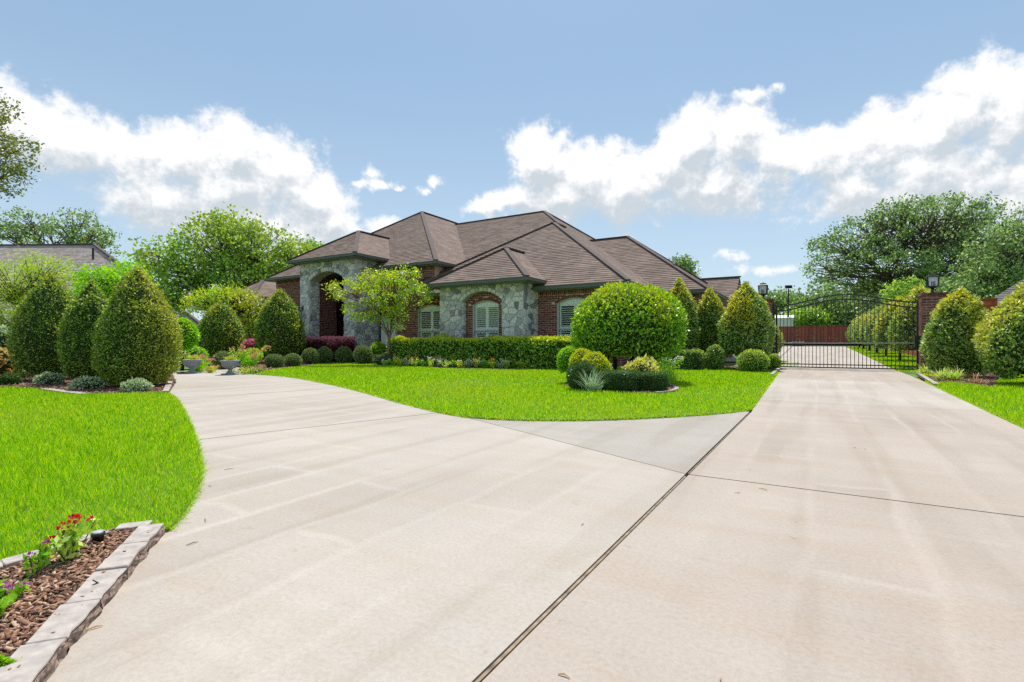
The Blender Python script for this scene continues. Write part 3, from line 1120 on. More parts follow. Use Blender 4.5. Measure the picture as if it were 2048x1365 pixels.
def rowlock(fr, op, mb, t=0.11, w=0.075, proud=0.014):
    """a ring of bricks on edge over an arched head"""
    c, hw, zb, zs, ri = op
    Rr = (hw * hw + ri * ri) / (2 * ri)
    cz = zs - (Rr - ri)
    th = math.asin(min(1, hw / Rr)) * 1.09
    n = max(6, int(2 * th * Rr / w))
    for i in range(n):
        a0, a1 = -th + 2 * th * (i + 0.07) / n, -th + 2 * th * (i + 0.93) / n
        pts = [(c + math.sin(a) * r, cz + math.cos(a) * r) for a, r in ((a0, Rr), (a1, Rr), (a1, Rr + t), (a0, Rr + t))]
        m = len(mb.v)
        mb.v += [tuple(fr.p(x, z)) for x, z in pts] + [tuple(fr.p(x, z, proud)) for x, z in pts]
        mb.f.append((m + 4, m + 5, m + 6, m + 7))
        for k in range(4):
            j = (k + 1) % 4
            mb.f.append((m + k, m + j, m + 4 + j, m + 4 + k))


WIN_A = (-11.33, 0.62, 0.35, 2.43, 0.16)          # in the stone bay
WIN_B = (-7.87, 0.72, 0.35, 2.42, 0.19)           # right of the bay
WIN_C = (-14.80, 0.74, 0.35, 2.42, 0.19)          # left of the bay
ARCH_BAY = (-11.33, 0.95, 0.0, 2.55, 0.38)
ARCH_POR = (-20.78, 1.25, 0.0, 4.02, 0.40)
fw, fb, fp, fm = FRONT(17.7), FRONT(16.6), FRONT(17.0), FRONT(18.55)

# --- brick walls: mortar backing with every brick proud of it
wall = MB()
panel(wall, fw, -16.55, -13.39, 0, 2.95, [WIN_C])
panel(wall, fw, -9.43, -6.10, 0, 2.95, [WIN_B])
panel(wall, FRONT(16.9), -12.5, -10.2, 0, 3.0, [WIN_A])
panel(wall, fm, -27.0, -22.9, 0, 4.5)
panel(wall, fm, -18.65, -15.25, 0, 4.5)
wall.quad(*[(-6.10, y, z) for y, z in ((17.7, 0), (35.4, 0), (35.4, 2.95), (17.7, 2.95))])
wall.quad(*[(-16.55, y, z) for y, z in ((17.7, 0), (18.6, 0), (18.6, 2.95), (17.7, 2.95))])
wall.quad(*[(-15.25, y, z) for y, z in ((18.55, 2.6), (22, 2.6), (22, 4.5), (18.55, 4.5))])
wall.quad(*[(-27.0, y, z) for y, z in ((18.55, 0), (36, 0), (36, 4.5), (18.55, 4.5))])
wall.quad((-4.2, 21.85, 0), (-6.1, 21.85, 0), (-6.1, 21.85, 2.95), (-4.2, 21.85, 2.95))
wall.quad(*[(-4.2, y, z) for y, z in ((21.85, 0), (30.9, 0), (30.9, 2.95), (21.85, 2.95))])
wall.quad((-31.0, 16.9, 0), (-26.6, 16.9, 0), (-26.6, 16.9, 2.9), (-31.0, 16.9, 2.9))
wall.quad(*[(-26.6, y, z) for y, z in ((16.9, 0), (18.5, 0), (18.5, 2.9), (16.9, 2.9))])
wall.quad((-27, 36, 0), (-6.1, 35.4, 0), (-6.1, 35.4, 2.9), (-27, 36, 4.4))
# entry: brick side walls and back wall behind the stone arch
wall.quad(*[(-22.3, y, z) for y, z in ((17.6, 0), (18.9, 0), (18.9, 4.9), (17.6, 4.9))])
wall.quad((-24.5, 20.6, 0), (-18.9, 20.6, 0), (-18.9, 20.6, 4.9), (-24.5, 20.6, 4.9))
wall.quad(*[(-19.2, y, z) for y, z in ((17.6, 0), (20.6, 0), (20.6, 4.9), (17.6, 4.9))])
wall.quad((-24.5, 18.9, 0), (-22.3, 18.9, 0), (-22.3, 18.9, 4.9), (-24.5, 18.9, 4.9))
wallo = wall.build('wall', M['mortar'], house)
near_rects = brick_rects(-9.43, -6.10, 0, 2.95, [WIN_B], soldier=0.22)
single = [r for r in near_rects if r[2] > 0.55][:295]
ids = set(single)
unitm = {}
for r in single:
    w, h = round(r[1] - r[0], 3), round(r[3] - r[2], 3)
    if (w, h) not in unitm:
        tmp = brick_mesh(Frame((0, 0, 0), (1, 0, 0), (0, -1, 0)), [(0, w, 0, h)]).build('brick', M['brick'])
        unitm[(w, h)] = tmp.data
        bpy.data.objects.remove(tmp)
    o = bpy.data.objects.new('brick', unitm[(w, h)])
    o.location = fw.p(r[0], r[2])
    link(o, wallo)
bk = MB()
brick_mesh(fw, [r for r in near_rects if r not in ids], bk)
brick_mesh(fw, brick_rects(-16.55, -13.39, 0, 2.95, [WIN_C], soldier=0.22), bk)
brick_mesh(FRONT(16.9), brick_rects(-12.28, -10.38, 0, 3.0, [WIN_A]), bk)
brick_mesh(fm, brick_rects(-27.0, -22.9, 0, 4.5, soldier=0.22), bk)
brick_mesh(fm, brick_rects(-18.65, -15.25, 0, 4.5, soldier=0.22), bk)
brick_mesh(RIGHT(-6.10), brick_rects(17.72, 24, 0, 2.95, soldier=0.22), bk)
brick_mesh(RIGHT(-22.3), brick_rects(17.6, 18.9, 0, 4.9), bk)
brick_mesh(FRONT(20.6), brick_rects(-24.5, -19.3, 0, 4.9), bk)
brick_mesh(FRONT(21.85), brick_rects(-6.05, -4.2, 0, 2.95, soldier=0.22), bk)
brick_mesh(RIGHT(-4.2), brick_rects(21.9, 30.9, 0, 2.95), bk)
brick_mesh(FRONT(16.9), brick_rects(-31.0, -26.6, 0, 2.9), bk)
brick_mesh(RIGHT(-26.6), brick_rects(16.9, 18.5, 0, 2.9), bk)
for fr, op in ((fw, WIN_B), (fw, WIN_C), (FRONT(16.9), WIN_A)):
    rowlock(fr, op, bk)
bo = bk.build('brickwork', M['brick'], wallo)
tag(bo, kind='stuff')

# --- fieldstone: irregular fitted stones proud of the mortar
sw = MB()
panel(sw, fb, -13.38, -9.44, 0, 3.25, [ARCH_BAY], depth=0.30)
sw.quad(*[(-9.44, y, z) for y, z in ((16.6, 0), (17.75, 0), (17.75, 3.25), (16.6, 3.25))])
sw.quad(*[(-13.38, y, z) for y, z in ((16.6, 0), (17.75, 0), (17.75, 3.25), (16.6, 3.25))])
swb = sw.build('stone_wall', M['smortar'], house)
sw = MB()
panel(sw, fp, -22.75, -18.80, 0, 4.95, [ARCH_POR], depth=0.6)
sw.quad(*[(-18.80, y, z) for y, z in ((17.0, 0), (18.6, 0), (18.6, 4.95), (17.0, 4.95))])
sw.quad(*[(-22.75, y, z) for y, z in ((17.0, 0), (18.6, 0), (18.6, 4.95), (17.0, 4.95))])
swo = sw.build('stone_wall', M['smortar'], house)


def vor_cells(s0, s1, z0, z1, size, rr):
    cells = vor_cells0(s0, s1, z0 * 1.3, z1 * 1.3, size * .86, rr)
    return [[(p[0], p[1] / 1.3) for p in c] for c in cells]


def vor_cells0(s0, s1, z0, z1, size, rr):
    nx, nz = max(1, round((s1 - s0) / size)), max(2, round((z1 - z0) / size))
    pts = []
    for i in range(nx):
        for k in range(nz):
            if rr.random() < 0.12 and nx > 2:
                continue
            pts.append((s0 + (i + 0.5 + rr.uniform(-.36, .36) + (0.25 if k % 2 else -0.25) * (nx > 1)) * (s1 - s0) / nx, z0 + (k + 0.5 + rr.uniform(-.32, .32)) * (z1 - z0) / nz))
    cells = []
    for i, p in enumerate(pts):
        poly = [(s0, z0), (s1, z0), (s1, z1), (s0, z1)]
        near = sorted(range(len(pts)), key=lambda j: (pts[j][0] - p[0]) ** 2 + (pts[j][1] - p[1]) ** 2)[1:22]
        for j in near:
            q = pts[j]
            a, b = q[0] - p[0], q[1] - p[1]
            poly = clip(poly, a, b, a * (p[0] + q[0]) / 2 + b * (p[1] + q[1]) / 2)
            if len(poly) < 3:
                break
        if len(poly) >= 3:
            cells.append(poly)
    return cells


def cent(poly):
    return (sum(p[0] for p in poly) / len(poly), sum(p[1] for p in poly) / len(poly))


def cut_arch(cells, op, ring):
    c, hw, zb, zs, ri = op
    Rr = (hw * hw + ri * ri) / (2 * ri)
    cz = zs - (Rr - ri)
    th = math.asin(min(1, hw / Rr))
    out = []
    for poly in cells:
        m = cent(poly)
        if m[0] <= c - hw:
            poly = clip(poly, 1, 0, c - hw)
        elif m[0] >= c + hw:
            poly = clip(poly, -1, 0, -(c + hw))
        elif m[1] < zs + ri * 0.9 and math.hypot(m[0] - c, m[1] - cz) < Rr + ring * 0.6:
            continue
        if len(poly) < 3:
            continue
        res = []
        n = len(poly)
        for i in range(n):
            p, q = poly[i], poly[(i + 1) % n]
            k = max(1, int(math.hypot(q[0] - p[0], q[1] - p[1]) / 0.06))
            for t in range(k):
                res.append((p[0] + (q[0] - p[0]) * t / k, p[1] + (q[1] - p[1]) * t / k))
        o2 = []
        for (x, z) in res:
            r = math.hypot(x - c, z - cz)
            if z > zs - 0.1 and r < Rr + ring and abs(x - c) < hw + ring:
                x, z = c + (x - c) / r * (Rr + ring), cz + (z - cz) / r * (Rr + ring)
            o2.append((x, z))
        out.append(o2)
    n = max(7, int(2 * th * (Rr + ring / 2) / 0.2))
    for i in range(n):
        a0, a1 = -th + 2 * th * i / n, -th + 2 * th * (i + 1) / n
        out.append([(c + math.sin(a) * r, cz + math.cos(a) * r) for a, r in ((a0, Rr), ((a0 + a1) / 2, Rr), (a1, Rr), (a1, Rr + ring), (a0, Rr + ring))])
    return out


def stone_piece(mb, fr, poly, rr, gap=0.017):
    m = cent(poly)
    ext = max(math.hypot(p[0] - m[0], p[1] - m[1]) for p in poly)
    if ext < 0.04:
        return False
    area = 0.5 * abs(sum(poly[i][0] * poly[(i + 1) % len(poly)][1] - poly[(i + 1) % len(poly)][0] * poly[i][1] for i in range(len(poly))))
    if area < 0.003:
        return False
    k = 1 - gap / max(ext, 0.05)
    poly = [(m[0] + (p[0] - m[0]) * k, m[1] + (p[1] - m[1]) * k) for p in poly]
    if len(poly) < 9:
        poly = smooth_poly(poly, 1)
    h = rr.uniform(0.022, 0.055)
    n0 = len(mb.v)
    n = len(poly)
    for s, d in ((1.0, 0.0), (0.99, h * 0.7), (0.86, h)):
        for p in poly:
            mb.v.append(tuple(fr.p(m[0] + (p[0] - m[0]) * s, m[1] + (p[1] - m[1]) * s, d + (rr.uniform(-.004, .004) if d else -0.002))))
    for l in range(2):
        for i in range(n):
            j = (i + 1) % n
            mb.f.append((n0 + l * n + i, n0 + l * n + j, n0 + (l + 1) * n + j, n0 + (l + 1) * n + i))
    mb.f.append(tuple(n0 + 2 * n + i for i in range(n)))
    return True


rr = random.Random(5)
cells_bay = cut_arch(vor_cells(-13.38, -9.44, 0.0, 3.22, 0.30, rr), ARCH_BAY, 0.17)
cells_por = cut_arch(vor_cells(-22.75, -18.80, 0.0, 4.93, 0.33, rr), ARCH_POR, 0.22)
nst = 0
rest_st = MB()
for fr, cells, side in ((fb, cells_bay, 0), (fp, cells_por, 0), (RIGHT(-9.44), vor_cells(16.6, 17.72, 0.0, 3.22, 0.3, rr), 1), (RIGHT(-18.80), vor_cells(17.0, 18.5, 0, 4.93, 0.33, rr), 1)):
    for poly in cells:
        if nst < 298 and max(p[1] for p in poly) > 0.75:
            b = MB()
            if stone_piece(b, fr, poly, rr):
                b.build('stone', M['stone'], swb if fr is fb or side == 1 and fr.o.x > -12 else swo)
                nst += 1
        else:
            stone_piece(rest_st, fr, poly, rr)
for fr, cells in ((LEFT(-13.38), vor_cells(16.6, 17.7, 0, 3.2, .3, rr)), (RIGHT(-22.03), vor_cells(17.02, 17.58, 0, 4.0, 0.3, rr)), (RIGHT(-12.28), vor_cells(16.62, 16.88, 0, 2.55, 0.24, rr)), (LEFT(-22.75), vor_cells(17, 18.5, 0, 4.9, .33, rr))):
    for poly in cells:
        stone_piece(rest_st, fr, poly, rr)
tag(rest_st.build('small_stones', M['stone'], swo), kind='stuff')


# --- windows with plantation shutters
def window(fr, op, z_rail, d=-0.045, lv=(0, -0.88, 0.47)):
    c, hw, zb, zs, ri = op
    a = arc(op, 16)
    fmb = MB()
    t = 0.05
    for s in (-1, 1):
        x = c + s * hw
        fmb.box(fr.p(x, zb, d - 0.06), fr.p(x - s * t, zs, d + 0.03))
    inn = arc((c, hw - t, zb, zs - 0.005, ri - t * 0.6), 16)
    for i in range(16):
        o0, o1, i0, i1 = a[i], a[i + 1], inn[i], inn[i + 1]
        fmb.quad(fr.p(*o0, d + .03), fr.p(*o1, d + .03), fr.p(*i1, d + .03), fr.p(*i0, d + .03))
        fmb.quad(fr.p(*i0, d + .03), fr.p(*i1, d + .03), fr.p(*i1, d - .06), fr.p(*i0, d - .06))
        fmb.quad(fr.p(*o0, d + .03), fr.p(*o1, d + .03), fr.p(*o1, d - .06), fr.p(*o0, d - .06))
    fmb.box(fr.p(c - hw, zb - 0.04, d - 0.06), fr.p(c + hw, zb + 0.03, d + 0.08))
    w = fmb.build('window', M['wframe'], house)
    MB().box(fr.p(c - hw + t, z_rail - 0.03, d - 0.05), fr.p(c + hw - t, z_rail + 0.03, d + 0.02)).build('meeting_rail', M['wframe'], w)
    g = MB()
    pts = [(c - hw + t, zb), (c + hw - t, zb)] + list(reversed(inn))
    g.quad(*[fr.p(x, z, d - 0.02) for x, z in pts])
    g.build('pane', M['glass'], w)
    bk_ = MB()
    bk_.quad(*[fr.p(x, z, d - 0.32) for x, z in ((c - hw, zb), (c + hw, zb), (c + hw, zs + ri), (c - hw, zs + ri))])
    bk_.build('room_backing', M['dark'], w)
    # arched head board of the shutter
    hb = MB()
    zl = zs - 0.06
    head = [(c - hw + t, zl), (c + hw - t, zl)] + list(reversed(inn))
    hb.quad(*[fr.p(x, z, d - 0.06) for x, z in head])
    hb.build('shutter_head', M['shutter'], w)
    for side in (-1, 1):
        x0, x1 = (c - hw + t + 0.004, c - 0.004) if side < 0 else (c + 0.004, c + hw - t - 0.004)
        sp = MB()
        st = 0.06
        for za, zt in ((z_rail + 0.03, zl), (zb + 0.02, z_rail - 0.03)):
            sp.box(fr.p(x0, za, d - 0.11), fr.p(x0 + st, zt, d - 0.07))
            sp.box(fr.p(x1 - st, za, d - 0.11), fr.p(x1, zt, d - 0.07))
            sp.box(fr.p(x0 + st, zt - 0.05, d - 0.11), fr.p(x1 - st, zt, d - 0.07))
            sp.box(fr.p(x0 + st, za, d - 0.11), fr.p(x1 - st, za + 0.05, d - 0.07))
        sp.build('shutter_frame', M['shutter'], w)
        z = z_rail + 0.115
        while z < zl - 0.07:
            s_ = MB().bar(fr.p(x0 + st, z, d - 0.09), fr.p(x1 - st, z, d - 0.09), 0.011, 0.062, up=lv)
            s_.build('louver', M['shutter'], w)
            z += 0.083
        z = zb + 0.13
        lo = MB()
        while z < z_rail - 0.1:
            lo.bar(fr.p(x0 + st, z, d - 0.09), fr.p(x1 - st, z, d - 0.09), 0.010, 0.062, up=(0, 0.9, 0.5))
            z += 0.083
        lo.build('lower_louvers', M['shutter'], w)
    return w


window(fw, WIN_B, 1.45)
window(fw, WIN_C, 1.45)
window(FRONT(16.9), WIN_A, 1.41, lv=(0, -0.66, 0.75))
# tall narrow sidelight with two pale shutters behind the crape myrtle
tw = MB()
tw.box((-18.62, 18.50, 0.4), (-17.58, 18.56, 2.15))
two = tw.build('window', M['wframe'], house)
for a_, b_ in ((-18.56, -18.14), (-18.06, -17.64)):
    MB().box((a_, 18.47, 0.45), (b_, 18.495, 2.1)).build('shutter_panel', M['shutter'], two)
# front door deep in the entry
do = MB().box((-22.0, 20.5, 0.0), (-20.7, 20.58, 2.6)).build('door', M['door'], house)
MB().box((-21.85, 20.47, 1.3), (-20.85, 20.495, 2.4)).build('pane', M['glass'], do)

# --- roofs
PITCH = 0.68


def roof_face(mb_t, poly3, eave_a, eave_b, expo=0.17, tab=0.34, rr=random.Random(3), lf=1.0):
    """lay shingle tabs over one convex roof plane"""
    A, B = Vector(eave_a), Vector(eave_b)
    e = (B - A).normalized()
    pts = [Vector(p) for p in poly3]
    nrm = None
    for p in pts:
        w = p - A
        c = e.cross(w)
        if c.length > 0.3:
            nrm = c.normalized()
            break
    if nrm.z < 0:
        nrm = -nrm
    g = nrm.cross(e).normalized()
    if g.z < 0:
        g = -g
    P2 = [((p - A).dot(e), (p - A).dot(g)) for p in pts]
    ar = sum(P2[i][0] * P2[(i + 1) % len(P2)][1] - P2[(i + 1) % len(P2)][0] * P2[i][1] for i in range(len(P2)))
    if ar < 0:
        P2 = P2[::-1]
    gmax, gmin = max(p[1] for p in P2), min(p[1] for p in P2)
    k = int(math.floor(gmin / expo))
    up = nrm
    while k * expo < gmax:
        row = [p for p in P2]
        row = clip(row, 0, -1, -k * expo)
        row = clip(row, 0, 1, (k + 1) * expo)
        if len(row) >= 3:
            e0, e1 = min(p[0] for p in row), max(p[0] for p in row)
            x = e0 - rr.uniform(0, tab)
            while x < e1:
                t = tab * rr.uniform(0.75, 1.3)
                c = clip(clip(row, -1, 0, -x), 1, 0, x + t)
                x += t
                if len(c) < 3:
                    continue
                lift = rr.uniform(0.013, 0.022) * lf
                n = len(mb_t.v)
                for (a, b) in c:
                    f = 1 - (b - k * expo) / expo
                    mb_t.v.append(tuple(A + e * a + g * b + up * (0.004 + lift * f)))
                mb_t.f.append(tuple(range(n, n + len(c))))
                lo = [i for i, q in enumerate(c) if q[1] < k * expo + 1e-4]
                if len(lo) == 2:
                    a0, a1 = c[lo[0]], c[lo[1]]
                    m = len(mb_t.v)
                    mb_t.v += [tuple(A + e * a0[0] + g * a0[1] - up * 0.004), tuple(A + e * a1[0] + g * a1[1] - up * 0.004)]
                    mb_t.f.append((n + lo[0], m, m + 1, n + lo[1]))
        k += 1


def soft_build(mb, name, mat, parent):
    me = bpy.data.meshes.new(name)
    me.from_pydata(mb.v, [], mb.f)
    me.update()
    me.materials.append(mat)
    return link(bpy.data.objects.new(name, me), parent)


def hip_block(parent, x0, x1, y0, y1, ez, pitch, mats, faces='frlb', gable=None, caps=True):
    """hipped roof over a rectangle; ridge along the longer side"""
    w, d = x1 - x0, y1 - y0
    if d >= w:
        a = w / 2
        rz = ez + a * pitch
        r0, r1 = ((x0 + x1) / 2, y0 + a, rz), ((x0 + x1) / 2, y1 - a, rz)
        F_ = {'f': [(x0, y0, ez), (x1, y0, ez), r0], 'r': [(x1, y0, ez), (x1, y1, ez), r1, r0], 'b': [(x1, y1, ez), (x0, y1, ez), r1], 'l': [(x0, y1, ez), (x0, y0, ez), r0, r1]}
    else:
        a = d / 2
        rz = ez + a * pitch
        r0, r1 = (x0 + a, (y0 + y1) / 2, rz), (x1 - a, (y0 + y1) / 2, rz)
        F_ = {'f': [(x0, y0, ez), (x1, y0, ez), r1, r0], 'r': [(x1, y0, ez), (x1, y1, ez), r1], 'b': [(x1, y1, ez), (x0, y1, ez), r0, r1], 'l': [(x0, y1, ez), (x0, y0, ez), r0]}
    deck = MB()
    for q in F_.values():
        deck.quad(*[(p[0], p[1], p[2] - 0.012) for p in q])
    ro = deck.build('roof', mats[1], parent)
    t = MB()
    for k in faces:
        q = F_[k]
        roof_face(t, q, q[0], q[1], lf=1.0 if k == 'f' else 0.35)
    s = soft_build(t, 'shingles', mats[0], ro)
    tag(s, kind='stuff')
    if caps:
        c = MB()
        lines = [(r0, r1)]
        if d >= w:
            lines += [((x0, y0, ez), r0), ((x1, y0, ez), r0), ((x1, y1, ez), r1), ((x0, y1, ez), r1)]
        else:
            lines += [((x0, y0, ez), r0), ((x0, y1, ez), r0), ((x1, y0, ez), r1), ((x1, y1, ez), r1)]
        for p, q in lines:
            p, q = Vector(p), Vector(q)
            if (q - p).length > 0.2:
                c.bar(p + Vector((0, 0, .03)), q + Vector((0, 0, .03)), 0.20, 0.045)
        c.build('ridge_cap', M['ridge'], ro)
    return ro


RM = (M['shingle'], M['deck'])
EZ = 3.05
# the big roof and the right wing share their right plane; build it face by face
bigd, bigt, bigc = MB(), MB(), MB()
xe, ye, pw = -5.66, 17.25, 0.673
xw, xl = -11.32, -16.98
zw = EZ + (xe - xw) * pw
yw = ye + (xe - xw)
ybr, zbr = 27.4, 8.76                 # big ridge
pf = 0.60
yfe = ybr - (zbr - EZ) / pf           # where the big front plane meets eave height
y2 = ybr - (zbr - zw) / pf
xr1 = xe - (zbr - EZ) / pw
yb = ybr + (zbr - EZ) / pw
faces = [
    ([(xl, ye, EZ), (xe, ye, EZ), (xw, yw, zw)], (xl, ye, EZ), (xe, ye, EZ)),
    ([(xe, ye, EZ), (xe, y2, EZ), (xw, y2, zw), (xw, yw, zw)], (xe, ye, EZ), (xe, yb, EZ)),
    ([(xe, y2, EZ), (xe, yb, EZ), (xr1, ybr, zbr), (xw, y2, zw)], (xe, ye, EZ), (xe, yb, EZ)),
    ([(xl, yfe, EZ), (xl, ye, EZ), (xw, yw, zw), (xw, y2, zw)], (xl, y2, EZ), (xl, ye, EZ)),
    ([(xl, yfe, EZ), (xw, y2, zw), (xr1, ybr, zbr), (-21.5, ybr, zbr), (-21.5, yfe, EZ)], (-21.5, yfe, EZ), (xe, yfe, EZ)),
]
for q, a_, b_ in faces:
    bigd.quad(*[(p[0], p[1], p[2] - 0.012) for p in q])
    roof_face(bigt, q, a_, b_, lf=1.0 if abs(a_[1] - b_[1]) < .01 else 0.3)
bigd.quad((xe, yb, EZ), (-21.5, yb, EZ), (-21.5, ybr, zbr - .012), (xr1, ybr, zbr - .012))
bigo = bigd.build('roof', M['deck'], house)
tag(soft_build(bigt, 'shingles', M['shingle'], bigo), kind='stuff')
for p, q in (((xl, ye, EZ), (xw, yw, zw)), ((xe, ye, EZ), (xw, yw, zw)), ((xw, yw, zw), (xw, y2, zw)), ((xw, y2, zw), (xr1, ybr, zbr)), ((xr1, ybr, zbr), (-21.0, ybr, zbr)), ((xe, yb, EZ), (xr1, ybr, zbr))):
    bigc.bar(Vector(p) + Vector((0, 0, .03)), Vector(q) + Vector((0, 0, .03)), 0.20, 0.045)
bigc.build('ridge_cap', M['ridge'], bigo)
hip_block(house, -27.2, -14.8, 18.1, 37.0, 4.62, 0.697, RM, 'frl')
hip_block(house, -23.07, -18.23, 16.5, 23.8, 5.05, 0.69, RM, 'frl')
hip_block(house, -13.79, -9.03, 16.15, 24.0, 3.30, 0.68, RM, 'frl')
hip_block(house, -16.5, -3.77, 21.4, 31.2, EZ, 0.70, RM, 'fr')
hip_block(house, -31.3, -26.3, 16.4, 28.0, 3.0, 0.68, RM, 'frl')
# small gabled roof at the back right
gr = MB()
gr.quad((-9, 28.0, 3.05), (-3.7, 28.0, 3.05), (-3.7, 30.0, 4.43), (-9, 30.0, 4.43))
gr.quad((-9, 32.0, 3.05), (-3.7, 32.0, 3.05), (-3.7, 30.0, 4.43), (-9, 30.0, 4.43))
gr.quad((-3.75, 28.0, 3.05), (-3.75, 32.0, 3.05), (-3.75, 30.0, 4.42))
gro = gr.build('roof', M['deck'], house)
t = MB()
roof_face(t, [(-9, 28.0, 3.07), (-3.7, 28.0, 3.07), (-3.7, 30.0, 4.45), (-9, 30.0, 4.45)], (-9, 28, 3.07), (-3.7, 28, 3.07))
tag(soft_build(t, 'shingles', M['shingle'], gro), kind='stuff')
MB().bar((-9, 30, 4.48), (-3.65, 30, 4.48), .22, .05).build('ridge_cap', M['ridge'], gro)
# flue pipe on the garage hip
MB().tube([(-5.6, 23.4, 4.2), (-5.6, 23.4, 4.75)], 0.06, 8).build('vent_pipe', M['metal'], house)

# --- soffits, fascias and gutters
def eaves(x0, x1, y0, y1, ez, sides='frl'):
    s = MB().box((x0 + 0.03, y0 + 0.03, ez - 0.16), (x1 - 0.03, y1, ez - 0.035)).build('soffit', M['soffit'], house)
    runs = {'f': ((x0 - .05, y0 - .03), (x1 + .05, y0 - .03)), 'r': ((x1 + .03, y0 - .09), (x1 + .03, y1)), 'l': ((x0 - .03, y0 - .09), (x0 - .03, y1))}
    for k in sides:
        (ax, ay), (bx, by) = runs[k]
        g = MB()
        z = ez - 0.075
        g.bar((ax, ay, z), (bx, by, z), 0.115, 0.115)
        d = Vector((bx - ax, by - ay, 0)).normalized()
        o = Vector((d.y, -d.x, 0)) * (0.057 if k != 'l' else -0.057)
        g.bar(Vector((ax, ay, z + 0.05)) + o, Vector((bx, by, z + 0.05)) + o, 0.022, 0.026)
        g.build('gutter', M['gutter'], s)


eaves(-16.98, -5.66, 17.25, 18.5, EZ)
eaves(-9.0, -5.66, 18.51, 35.8, EZ, 'r')
eaves(-13.79, -9.03, 16.15, 17.68, 3.30)
eaves(-23.07, -18.23, 16.5, 18.54, 5.05)
eaves(-27.2, -14.8, 18.1, 21.2, 4.62)
eaves(-8.5, -3.77, 21.4, 31.2, EZ - 0.004, 'fr')
eaves(-31.3, -26.3, 16.4, 18.6, 3.0)

# wall lantern on the stone entry
ln = thing('wall_lantern', 'black iron wall lantern on the left stone pier of the entry', 'lantern', (-22.55, 16.8, 2.1))
lb = MB()
lb.bar((-22.55, 16.985, 2.65), (-22.55, 16.74, 2.72), 0.03, 0.03)
lb.bar((-22.55, 16.74, 2.72), (-22.55, 16.74, 2.60), 0.03, 0.03)
lb.box((-22.62, 16.955, 2.55), (-22.48, 16.99, 2.78))
lb.build('bracket', M['iron'], ln)
lc = MB()
for sx_ in (-1, 1):
    for sy_ in (-1, 1):
        lc.bar((-22.55 + sx_ * .09, 16.74 + sy_ * .09, 2.12), (-22.55 + sx_ * .11, 16.74 + sy_ * .11, 2.5), 0.018, 0.018)
lc.lathe([(0.16, 2.5), (0.13, 2.54), (0.04, 2.62), (0.0, 2.63)], (-22.55, 16.74, 0), 8)
lc.lathe([(0.0, 2.06), (0.05, 2.07), (0.11, 2.12), (0.0, 2.125)], (-22.55, 16.74, 0), 8)
lc.build('cage', M['iron'], ln)
MB().box((-22.63, 16.66, 2.13), (-22.47, 16.82, 2.49)).build('pane', M['lampglass'], ln)


# ================================================================== GATE, PILLARS, FENCES
YG = 21.12


def pillar(x0, x1, y0, y1, h, label):
    t = thing('brick_pillar', label, 'pillar', ((x0 + x1) / 2, (y0 + y1) / 2, 0), 'gate pillars')
    core = MB().box((x0 + .012, y0 + .012, 0), (x1 - .012, y1 - .012, h - 0.01)).build('mortar_core', M['mortar'], t)
    bh = 0.0869
    n = int(h / bh)
    cache = {}

    def put(fr, a, b, z0, z1, proud=0.012):
        k = (round(b - a, 3), round(z1 - z0, 3), tuple(fr.n))
        if k not in cache:
            tmp = brick_mesh(Frame((0, 0, 0), fr.s, fr.n), [(0, k[0], 0, k[1])], proud=0.011).build('brick', M['pbrick'])
            cache[k] = tmp.data
            bpy.data.objects.remove(tmp)
        o = bpy.data.objects.new('brick', cache[k])
        o.location = fr.p(a, z0)
        link(o, core)
    for fr, a0, a1, full in ((FRONT(y0 + .012), x0, x1, True), (LEFT(x0 + .012), y0 + 0.013, y1 - .013, False), (RIGHT(x1 - .012), y0 + .013, y1 - .013, False)):
        for k in range(n):
            z0, z1 = k * bh + .006, (k + 1) * bh - .006
            x = a0 - (0.13 if (k + (0 if full else 1)) % 2 else 0.0)
            while x < a1:
                a, b = max(x + .006, a0), min(x + .254, a1)
                if b - a > 0.03:
                    put(fr, a, b, z0, z1)
                x += 0.26
    cap = MB()
    c = x0 - 0.02
    while c < x1 - 0.02:
        cap.box((c + .004, y0 - 0.02, h - 0.005), (min(c + .082, x1 + .02), y1 + .02, h + 0.075))
        c += 0.087
    cap.build('cap_course', M['pbrick'], t)
    return t


pillar(2.80, 3.48, 20.98, 21.66, 2.44, 'red brick gate pillar right of the iron gate, with lantern on top')
pillar(-2.14, -1.50, 20.98, 21.66, 2.44, 'red brick gate pillar left of the iron gate, half hidden by clipped tree')


def post_lamp(x, y, z, label):
    t = thing('post_lantern', label, 'lantern', (x, y, z), 'lanterns on the gate pillars')
    b = MB().lathe([(0.0, 0), (0.085, 0), (0.085, 0.02), (0.04, 0.05), (0.035, 0.12), (0.06, 0.16), (0.12, 0.19), (0.12, 0.205), (0, 0.206)], (x, y, z), 12)
    b.build('base', M['iron'], t)
    c = MB()
    for s in (-1, 1):
        for q in (-1, 1):
            c.bar((x + s * .125, y + q * .125, z + .2), (x + s * .145, y + q * .145, z + .53), .026, .026)
    c.lathe([(0.0, 0.205), (0.18, 0.207), (0.18, 0.232), (0, 0.233)], (x, y, z), 4, math.pi / 4)
    c.lathe([(0.0, 0.52), (0.225, 0.521), (0.225, 0.545), (0.15, 0.575), (0.15, 0.61), (0.05, 0.63), (0.018, 0.64), (0.02, 0.665), (0, 0.67)], (x, y, z), 4, math.pi / 4)
    o = c.build('cage', M['iron'], t)
    g = MB().box((x - .115, y - .115, z + .235), (x + .115, y + .115, z + .52))
    g.build('pane', M['lampglass'], t)
    k = MB()
    for dx in (-.04, 0, .04):
        k.tube([(x + dx, y - .123, z + .235), (x + dx, y - .123, z + .38)], .011, 6)
    k.build('candle_tube', M['iron'], t)
    return t


